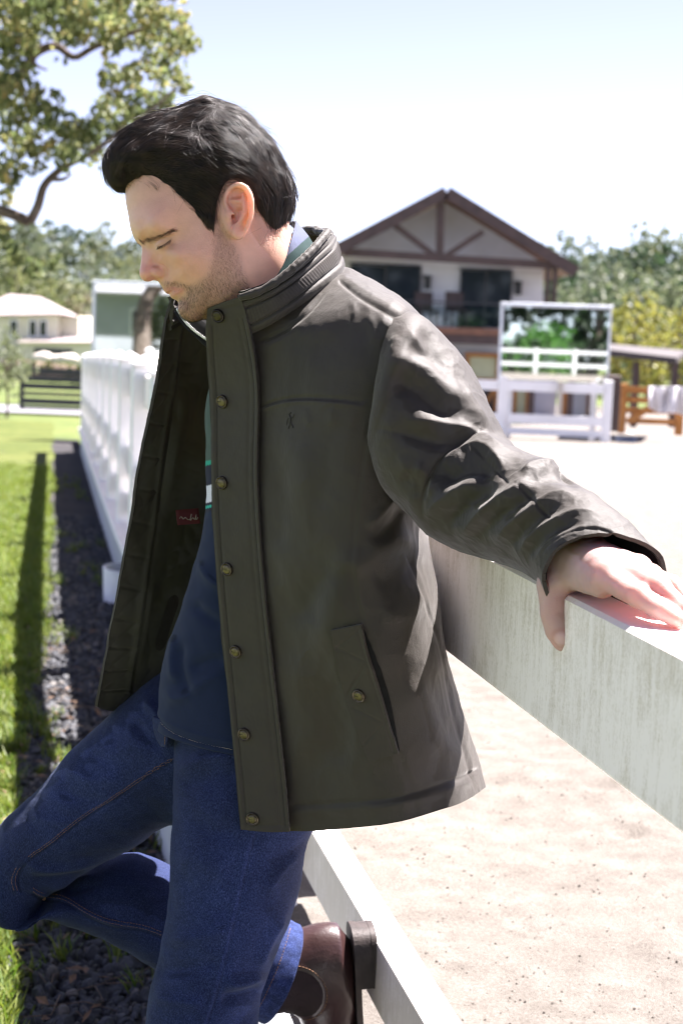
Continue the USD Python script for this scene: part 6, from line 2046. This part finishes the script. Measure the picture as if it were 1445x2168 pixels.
# trees that can be told apart
TREES = [  # name, label, px, Y, height, spread, tones, kind, n, leaf
    ('pine_tree', 'dark pine on the ridge right of the house roof', 1195, 120, 10.6, 4.3, DARK, 'round', 2400, .45),
    ('pine_tree', 'dark pine on the ridge in the middle of the right skyline', 1275, 125, 9.8, 4.6, DARK, 'round', 2400, .45),
    ('pine_tree', 'tallest dark pine at the right edge of the skyline', 1400, 118, 11.2, 4.6, DARK, 'round', 2400, .45),
    ('grey_gum', 'grey-green gum tree rising beside the veranda posts', 1215, 85, 7.2, 4.0, GREY, 'round', 2600, .34),
    ('grey_gum', 'broad grey-green gum tree above the right mirror corner', 1305, 80, 7.6, 4.2, GREY, 'round', 2600, .34),
    ('grey_gum', 'grey-green gum tree at the right edge above the shed roof', 1420, 84, 8.2, 4.2, GREY, 'round', 2600, .34),
    ('wattle_tree', 'yellow-green wattle above the dark shed roof', 1345, 55, 3.9, 2.1, WATTLE, 'round', 2400, .20),
    ('wattle_tree', 'yellowish wattle at the right edge behind the tarp', 1440, 58, 3.8, 2.0, WATTLE, 'round', 2200, .20),
    ('olive_tree', 'dull olive tree behind the shed posts', 1385, 62, 3.2, 2.6, OLIVE, 'round', 2000, .24),
    ('roof_tree', 'pale tree top showing above the left roof slope', 818, 78, 8.9, 1.6, OLIVE, 'round', 1300, .26),
    ('bush_tree', 'dense grey-green tree left of the cream house roof', 35, 100, 9.0, 4.6, OLIVE, 'round', 2600, .36),
    ('bush_tree', 'brownish tree on the slope behind the left mirror', 200, 105, 6.4, 4.2, [(.06, .06, .035), (.12, .11, .07), (.18, .16, .10)], 'round', 2600, .36),
    ('bush_tree', 'rounded grey tree behind the man and the left mirror', 285, 110, 8.6, 4.0, GREY, 'round', 2600, .36),
    ('young_tree', 'small pale green staked tree in front of the cream house', 14, 29, 1.65, .62, [(.09, .11, .06), (.16, .18, .10), (.24, .25, .15)], 'round', 1500, .07),
]
for k, (nm, lab, px, Y, h_, sp, tn_, kd, n_, lf) in enumerate(TREES):
    loc = at_px(px, Y)
    if Y > 70:
        loc[2] -= 1.2
    tree_proto(nm, lab, loc, h_, sp, tn_, 100 + k, n_, lf, kd, True, None, .16 if h_ > 3 else .03)

# ------------------------------------------------------------------ buildings
def pt(px, py, Y):
    return P(px, py, Y)


def hbox(px0, py0, px1, py1, Y, depth, bev=.0):
    """A box whose front face fills the given part of the picture at depth Y."""
    a, b, c = P(px0, (py0 + py1) / 2, Y), P(px1, (py0 + py1) / 2, Y), P((px0 + px1) / 2, py0, Y)
    d = P((px0 + px1) / 2, py1, Y)
    w, h_ = b[0] - a[0], c[2] - d[2]
    ctr = (a + b) / 2
    return box(ctr[0], Y + depth / 2, (c[2] + d[2]) / 2, w, depth, h_, bev)


HYD = 42.0
hb = at_px(930, HYD)
house = thing('gabled_house', 'two-storey timber house with a wide brown gable and veranda beyond the arena', 'house', hb)
def hobj(name, m, mat, parent=house, smooth=False, label=None):
    m = m.copy()
    m.apply_translation(-hb)
    return obj(name, m, mat, parent, smooth, label=label)
apex, eR, eL = pt(945, 408, HYD - 1.6), pt(1219, 577, HYD - 1.6), pt(672, 548, HYD - 1.6)
eL[2] = eR[2] + .05
yb = HYD + 9
for nm, e in (('roof', eR), ('roof', eL)):
    d = e - apex
    d /= np.linalg.norm(d)
    n_ = np.cross([0, 1, 0], d)
    n_ = n_ if n_[2] > 0 else -n_
    q = np.array([apex, e, e + (0, yb - e[1], 0), apex + (0, yb - apex[1], 0)])
    top = q + n_ * .16
    m = trimesh.convex.convex_hull(np.vstack([q, top]))
    rf = hobj(nm, m, 'roof_brown')
    # soffit boards and barge board
    so = trimesh.convex.convex_hull(np.vstack([q - n_ * .004, q - n_ * .04]) + np.array([0, .12, 0]))
    hobj('soffit', so, 'timber_red', rf)
    hobj('barge_board', beam(apex + n_ * .02 + (0, -.03, 0), e + n_ * .02 + (0, -.03, 0), .06, .30, up=n_), 'timber_dark', rf)
Yt = HYD - 1.35
def bar(a, b, w=.16, dp=.16, mat='timber_dark', nm='truss_beam'):
    hobj(nm, beam(pt(*a, Yt), pt(*b, Yt), dp, w, up=(0, 0, 1) if abs(a[0] - b[0]) > 6 else (1, 0, 0)), mat)
bar((728, 533), (1178, 562), .20)
bar((932, 425), (930, 545), .20, .18)
bar((832, 474), (925, 545), .15, .14)
bar((1022, 490), (938, 545), .15, .14)
# walls behind the veranda
wall_y = HYD + .3
g1, g2, g3 = pt(945, 425, wall_y), pt(1160, 556, wall_y), pt(730, 528, wall_y)
hobj('gable_wall', trimesh.convex.convex_hull(np.vstack([[g1, g2, g3], np.array([g1, g2, g3]) + (0, .15, 0)])), 'cream')
lines = np.linspace(548, 694, 15)
for k in range(14):
    hobj('weatherboard', hbox(700, lines[k] + .3, 1150, lines[k + 1], wall_y + .02 * (k % 2), .14), 'weatherboard')
for x0, x1, y0, y1 in ((742, 886, 562, 690), (975, 1079, 572, 694)):
    f = hobj('sliding_door', join(hbox(x0 - 3, y0 - 4, x1 + 3, y0, wall_y - .08, .06), hbox(x0 - 3, y0, x0, y1, wall_y - .08, .06), hbox(x1, y0, x1 + 3, y1, wall_y - .08, .06), hbox((x0 + x1) / 2 - 2, y0, (x0 + x1) / 2 + 2, y1, wall_y - .08, .06)), 'dark_frame')
    hobj('door_pane', hbox(x0, y0, (x0 + x1) / 2 - 2, y1, wall_y - .045, .03), 'dark_glass', f)
    hobj('door_pane', hbox((x0 + x1) / 2 + 2, y0, x1, y1, wall_y - .045, .03), 'dark_glass', f)
for x in (905, 1097):
    l_ = hobj('wall_lamp', hbox(x - 7, 588 + (x > 1000) * 12, x + 7, 612 + (x > 1000) * 12, wall_y - .18, .14, .02), 'black_metal')
    hobj('lamp_hood', hbox(x - 9, 583 + (x > 1000) * 12, x + 9, 588 + (x > 1000) * 12, wall_y - .2, .18), 'black_metal', l_)
hobj('veranda_post', hbox(1153, 566, 1162, 700, Yt - .1, .16), 'timber_dark')
hobj('veranda_post', hbox(1168, 566, 1177, 700, Yt - .1, .16), 'timber_dark')
hobj('deck', hbox(690, 692, 1178, 706, HYD - 1.5, 2.0), 'timber_red')
hobj('deck_beam', hbox(690, 706, 1178, 726, HYD - 1.45, .2), 'timber_dark')
for k in range(5):
    x0 = 700 + k * 95
    hobj('glass_panel', hbox(x0 + 2, 642 + k * 2, x0 + 92, 690, HYD - 1.42, .02), 'pane')
hobj('hand_rail', hbox(690, 638, 1170, 641, HYD - 1.45, .06), 'dark_frame')
hobj('lower_wall', hbox(700, 726, 1178, 930, HYD + .2, .2), 'cream')
for x0, x1, y0, y1, pm in ((984, 1058, 747, 806, 'pale_panel'), (1000, 1052, 816, 900, 'dark_frame'), (1084, 1120, 812, 905, 'pale_panel'), (1190, 1250, 815, 905, 'grey_wall')):
    d_ = hobj('stable_door', join(hbox(x0, y0, x1, y0 + 9, HYD - .1, .1), hbox(x0, y1 - 6, x1, y1, HYD - .1, .1), hbox(x0, y0 + 9, x0 + 8, y1 - 6, HYD - .1, .1), hbox(x1 - 8, y0 + 9, x1, y1 - 6, HYD - .1, .1)), 'timber_orange')
    hobj('door_panel', hbox(x0 + 8, y0 + 9, x1 - 8, y1 - 6, HYD - .04, .05), pm, d_)
    if pm == 'dark_frame':
        hobj('door_brace', beam(pt(x0 + 8, y1 - 8, HYD - .12), pt(x1 - 8, y0 + 10, HYD - .12), .05, .10), 'timber_orange', d_)
for x in (1118, 1200, 1245):
    hobj('stable_post', hbox(x, 806, x + 12, 908, HYD - .5, .16), 'timber_dark')
def deck_chair(px, lab):
    o = pt(px, 691, HYD - .6)
    c = thing('deck_chair', lab, 'chair', o, .3)
    obj('seat', box(0, 0, .42, .5, .5, .05, .01), 'timber_dark', c)
    obj('backrest', box(0, .24, .68, .5, .05, .46, .01), 'timber_dark', c)
    for sx in (-.22, .22):
        for sy in (-.22, .22):
            obj('leg', box(sx, sy, .2, .05, .05, .40), 'timber_dark', c)
deck_chair(900, 'brown chair on the veranda, nearer the man')
deck_chair(965, 'brown chair on the veranda before the second sliding door')

# end fence of the arena, with its mirrors
EY = 21.0
eb = at_px(1000, EY)
endf = thing('end_fence', 'low white two-rail fence across the far end of the arena', 'fence', eb)
def eobj(name, m, mat, parent=endf, label=None):
    m = m.copy()
    m.apply_translation(-eb)
    return obj(name, m, mat, parent, False, label=label)
for px in (190, 330, 480, 640, 790, 930, 1062, 1285):
    o = 18 if px < 600 else 0
    ht = 665 + (px - 13) * .038
    eobj('post', hbox(px - 9, ht + 92, px + 9, ht + 236, EY - .03, .12, .008), 'white_clean')
for a, b in ((190, 330), (330, 480), (480, 640), (640, 790), (790, 930), (930, 1062), (1062, 1285)):
    for z0, z1 in ((100, 121), (170, 190), (199, 213)):
        h0, h1 = 665 + (a - 13) * .038, 665 + (b - 13) * .038
        eobj('rail', beam(P(a + 9, h0 + (z0 + z1) / 2, EY), P(b - 9, h1 + (z0 + z1) / 2, EY), .05, (z1 - z0) / FPX * EY), 'white_clean')
eobj('brace_post', hbox(1181, 808, 1190, 878, EY - .09, .05), 'pale_rock')


def mirror(name, corners, Y, label, yaw, tilt):
    c = np.array([P(x, y, Y) for x, y in corners])
    o = c.mean(0)
    e1 = (c[1] - c[0] + c[2] - c[3]) / 2
    e2 = (c[3] - c[0] + c[2] - c[1]) / 2
    w_, h_ = np.linalg.norm(e1), np.linalg.norm(e2)
    t = thing(name, label, 'mirror', o)
    roll = math.atan2(e1[2], e1[0])
    R = trimesh.transformations.rotation_matrix(yaw, [0, 0, 1]) @ trimesh.transformations.rotation_matrix(tilt, [1, 0, 0]) @ trimesh.transformations.rotation_matrix(-roll, [0, 1, 0])
    def ad(nm, m, mat):
        m.apply_transform(R)
        return obj(nm, m, mat, t, False)
    ad('glass', box(0, 0, 0, w_, .012, h_), 'mirror_glass')
    ad('back_panel', box(0, .03, 0, w_, .03, h_), 'mirror_frame')
    for nm, m in (('frame_top', box(0, -.004, h_ / 2 + .02, w_ + .08, .08, .05, .008)), ('frame_side', box(-w_ / 2 - .018, -.004, -.02, .036, .07, h_ + .02, .006)), ('frame_side', box(w_ / 2 + .012, -.004, -.02, .024, .07, h_ + .02, .006))):
        ad(nm, m, 'mirror_frame')
    for sx in (-.4, .4):
        ad('support', box(sx * w_, .10, -h_ / 2 - .35, .07, .07, 1.9), 'white_clean')
mirror('arena_mirror', [(1066, 643), (1291, 657), (1282, 806), (1058, 806)], EY + .35, 'large arena mirror beside the house reflecting dark trees', 0.0, -.006)
mirror('arena_mirror', [(201, 600), (372, 606), (372, 762), (201, 757)], EY + .35, 'arena mirror beyond the fence by the man\'s chin reflecting a grey roof', 0.0, -.004)

# shed, timber gate, tarp at the right
sb = at_px(1360, 27)
shed = thing('open_shed', 'low open shed with a dark flat roof right of the mirror', 'shed', sb)
def sobj(name, m, mat, parent=shed):
    m = m.copy()
    m.apply_translation(-sb)
    return obj(name, m, mat, parent)
m = trimesh.convex.convex_hull(np.array([pt(1270, 738, 27), pt(1432, 757, 27), pt(1270, 752, 27), pt(1432, 770, 27), pt(1275, 726, 30.5), pt(1452, 742, 30.5), pt(1275, 736, 30.5), pt(1452, 752, 30.5)]))
sobj('roof', m, 'roof_brown')
for x in (1338, 1420):
    sobj('post', hbox(x, 766, x + 13, 905, 27.3, .12), 'timber_dark')
gb = at_px(1350, 22.5)
gate = thing('timber_gate', 'orange timber gate of rough rails beside the brown post', 'gate', gb)
def gobj(name, m, mat, parent=gate):
    m = m.copy()
    m.apply_translation(-gb)
    return obj(name, m, mat, parent)
gobj('gate_post', hbox(1312, 812, 1326, 918, 22.4, .12, .01), 'timber_orange')
gobj('gate_post', hbox(1432, 820, 1448, 922, 22.4, .12, .01), 'timber_orange')
for k, (y0, y1) in enumerate(((818, 832), (840, 852), (862, 874), (884, 896))):
    gobj('gate_rail', beam(P(1326, (y0 + y1) / 2, 22.45), P(1432, (y0 + y1) / 2 + 4, 22.45), .05, (y1 - y0) / FPX * 22.4), 'timber_orange')
gobj('gate_brace', beam(P(1328, 893, 22.38), P(1430, 826, 22.38), .04, .09), 'timber_orange')
bp_ = thing('brown_post', 'thick dark brown post between the white fence and the timber gate', 'post', at_px(1301, 21.2))
m = join(hbox(1290, 800, 1312, 914, 21.1, .16, .01))
m.apply_translation(-at_px(1301, 21.2))
obj('shaft', m, 'timber_dark', bp_)
m = hbox(1287, 795, 1315, 800, 21.06, .24, .01)
m.apply_translation(-at_px(1301, 21.2))
obj('cap', m, 'timber_dark', bp_)
u_, v_ = np.meshgrid(np.linspace(0, 1, 40), np.linspace(0, 1, 24))
tx = 1372 + u_ * 96
ty = 818 + v_ * (62 - 18 * (1 - u_)) + 5 * np.sin(u_ * 7) * (v_ > .1) + 10 * u_ * v_
tp = P(tx, ty, 22.2 - .10 * np.sin(u_ * 11 + v_ * 3) * v_ - .05 * np.sin(u_ * 23 + 2))
tarp_m = shell(tp, .012)
tc = tp.reshape(-1, 3).mean(0)
tarp_m.apply_translation(-tc)
tarp_p = obj('tarp', tarp_m, 'tarp', None, True, loc=tc)
tag(tarp_p, 'crumpled white tarp hung over the timber gate', 'tarp')
def lathe(prof, n=20):
    return trimesh.creation.revolve(np.array(prof), sections=n)
bk = thing('bucket', 'dark blue bucket on the ground below the timber gate', 'bucket', at_px(1338, 21.9) + (0, 0, .02))
obj('pail', lathe([(0.001, 0), (.11, 0), (.14, .26), (.147, .27), (.13, .265), (.10, .02), (.001, .02)]), 'blue_bucket', bk, True)
obj('bail', tube(np.array([[.14 * math.cos(a), 0, .26 + .10 * math.sin(a)] for a in np.linspace(0, math.pi, 12)]), .005, 6), 'steel_teeth', bk, True)
po = thing('striped_pole', 'jumping pole banded red, green and yellow lying behind the end fence', 'pole', P(1115, 893, EY + .5))
for k, (x0, x1, mt) in enumerate(((1066, 1076, 'red_paint'), (1076, 1104, 'green_paint'), (1104, 1122, 'timber_dark'), (1122, 1138, 'green_paint'), (1138, 1148, 'yellow_paint'))):
    a, b = P(x0, 891, EY + .5), P(x1, 892, EY + .5)
    o = P(1115, 893, EY + .5)
    obj('band', tube(np.stack([a - o, b - o]), .045, 14), mt, po, True)

# left: cream house, hedge, dark gate, driveway, rocks
LY = 75.0
lb_ = at_px(80, LY)
lh = thing('cream_house', 'cream rendered house with a hipped tile roof down the slope on the left', 'house', lb_)
def lobj(name, m, mat, parent=lh, label=None):
    m = m.copy()
    m.apply_translation(-lb_)
    return obj(name, m, mat, parent, label=label)
lobj('wall', hbox(-60, 664, 122, 770, LY, 6), 'render_cream')
lobj('wall', hbox(122, 668, 166, 730, LY + .8, 5), 'render_cream')
rp = np.array([pt(-80, 668, LY - .6), pt(130, 664, LY - .6), pt(172, 672, LY + 1.2), pt(-80, 664, LY + 7), pt(150, 664, LY + 7), pt(20, 622, LY + 3), pt(85, 628, LY + 3)])
lobj('roof', trimesh.convex.convex_hull(rp), 'tile_roof')
lobj('garage_wing', hbox(40, 722, 194, 790, LY - 1.5, 5), 'render_cream')
lobj('wing_roof', trimesh.convex.convex_hull(np.array([pt(36, 724, LY - 2), pt(198, 724, LY - 2), pt(60, 710, LY + 2), pt(185, 708, LY + 2), pt(36, 720, LY + 5), pt(198, 720, LY + 5)])), 'tile_roof')
lobj('garage_door', hbox(72, 738, 152, 770, LY - 1.56, .05), 'dark_frame')
for x0 in (22, 62, 84):
    w_ = lobj('window', join(hbox(x0 - 2, 676, x0 + 16, 679, LY - .1, .09), hbox(x0 - 2, 711, x0 + 16, 714, LY - .1, .09), hbox(x0 - 2, 679, x0, 711, LY - .1, .09), hbox(x0 + 14, 679, x0 + 16, 711, LY - .1, .09)), 'white_clean')
    lobj('window_pane', hbox(x0, 679, x0 + 14, 711, LY - .05, .04), 'dark_glass', w_)
gY = 33.0
gb2 = at_px(115, gY)
dg = thing('slatted_gate', 'black slatted metal driveway gate below the clipped hedge', 'gate', gb2)
def dobj(name, m, mat):
    m = m.copy()
    m.apply_translation(-gb2)
    return obj(name, m, mat, dg)
for x in (45, 181):
    dobj('gate_post', hbox(x - 4, 768, x + 4, 872, gY - .05, .12), 'black_metal')
for k in range(5):
    y0 = 778 + k * 16
    dobj('slat', beam(P(49, y0 + 6, gY), P(177, y0 + 11, gY), .03, 13 / FPX * gY if k != 3 else 8 / FPX * gY), 'black_metal')
dobj('bottom_bar', beam(P(49, 861, gY), P(177, 866, gY), .04, .06), 'black_metal')
hb2 = at_px(115, 36)
hc_ = [P(x, 766 + (x - 55) * .12, 36.0) - hb2 + (0, 0, -.15) for x in np.linspace(20, 330, 26)]
hedge = thing('clipped_hedge', 'clipped hedge with a bright yellow-green top behind the black gate', 'hedge', hb2)
a_, c_ = leaf_cloud(hc_, [.26] * 26, 9000, .07, 77, [(.03, .05, .015), (.08, .10, .02), (.20, .20, .035)], 1.0, .1)
zz_ = np.array(a_.vertices)[:, 2]
obj('leaves', a_, 'foliage', hedge, False, c_, kind='stuff')
core = tube(np.array(hc_), .20, 8)
obj('branches', core, 'twig', hedge, True)
dv = np.array([[P(-300, 868, 31), P(44, 868, 31), P(190, 876, 31)], [P(-300, 838, 36), P(44, 842, 36), P(190, 848, 36)]])
for q in dv:
    for w_ in q:
        w_[2] = float(fall(w_[1])) + .02
obj('driveway', grid_mesh(dv, True), 'driveway_look', None, False, kind='structure', label='grey driveway before the black gate')
for k, (px, py, s) in enumerate(((92, 757, .24), (120, 760, .2), (143, 760, .26))):
    rk = trimesh.creation.icosphere(2, s)
    rk.vertices *= (1.2, .9, .6)
    rk.vertices += .05 * (np.stack([meshkit.noise(rk.vertices * 6 + 3 * k + j, 4) for j in range(3)], -1) - .5)
    o = P(px, py, 40)
    t_ = obj('garden_rock', rk, 'pale_rock', None, True, loc=o)
    tag(t_, ['pale rock above the hedge, leftmost of three', 'small pale rock above the hedge, between two others', 'pale rock above the hedge, rightmost of three'][k], 'rock')

# behind the camera, seen in the mirrors
bf = thing('back_fence', 'white rail fence at the near end of the arena, seen in the mirror', 'fence', (6, -14, .27))
for k in range(15):
    obj('post', box(-9 + k * 1.4, 0, .42, .11, .11, .9, .01), 'white_clean', bf)
for z in (.78, .30):
    obj('rail', box(1.0, 0, z, 20, .05, .10), 'white_clean', bf)
for k, (x, y, h_, sp, tn_, lab, nm) in enumerate(((4.2, -17, 2.0, 1.7, FRESH, 'bright green shrub by the near fence, seen in the mirror', 'shrub'), (7.4, -16.2, 1.9, 1.8, FRESH, 'light green leafy shrub seen low in the right of the mirror', 'shrub'), (-7.5, -22, 2.4, 1.5, OLIVE, 'clipped olive shrub beside the grey house in the left mirror', 'shrub'))):
    tree_proto(nm, lab, (x, y, 0), h_, sp, tn_, 300 + k, 2600, .16, 'round', False)
for k, (x, y) in enumerate(((-2.5, -19.5), (1.8, -18.5), (5.6, -20), (9.5, -18.5), (13.5, -20), (18, -18), (-17, -17), (-19, -9))):
    tree_proto('shade_tree', ['dark tree behind the arena, left of the mirror view', 'dark tree over the green shrub in the mirror', 'tall dark tree in the middle of the mirror', 'dark tree at the right of the mirror', 'dark tree past the mirror\'s right edge', 'dark tree at the arena corner behind the camera', 'dark tree beyond the lawn behind the camera', 'dark tree at the lawn edge left of the camera'][k], (x, y, 0), 13 + 1.5 * (k % 3), 4.4, DARK, 400 + k, 5200, .46, 'round', True, None, .25, .02)
gh = thing('grey_house', 'grey house with a wide grey hipped roof seen in the left mirror', 'house', (-9.5, -34, 0))
obj('wall', box(0, 0, 1.4, 11, 6, 2.8), 'grey_wall', gh)
obj('roof', trimesh.convex.convex_hull(np.array([[-6.2, 3.7, 2.8], [6.2, 3.7, 2.8], [-6.2, -3.7, 2.8], [6.2, -3.7, 2.8], [-3, 0, 4.8], [3, 0, 4.8]])), 'grey_roof', gh)
for x in (-3.5, 0, 3.2):
    f_ = obj('window', box(x, 3.02, 1.5, 1.5, .08, 1.2), 'white_clean', gh)
    obj('window_pane', box(x, 3.075, 1.5, 1.3, .04, 1.0), 'dark_glass', f_)
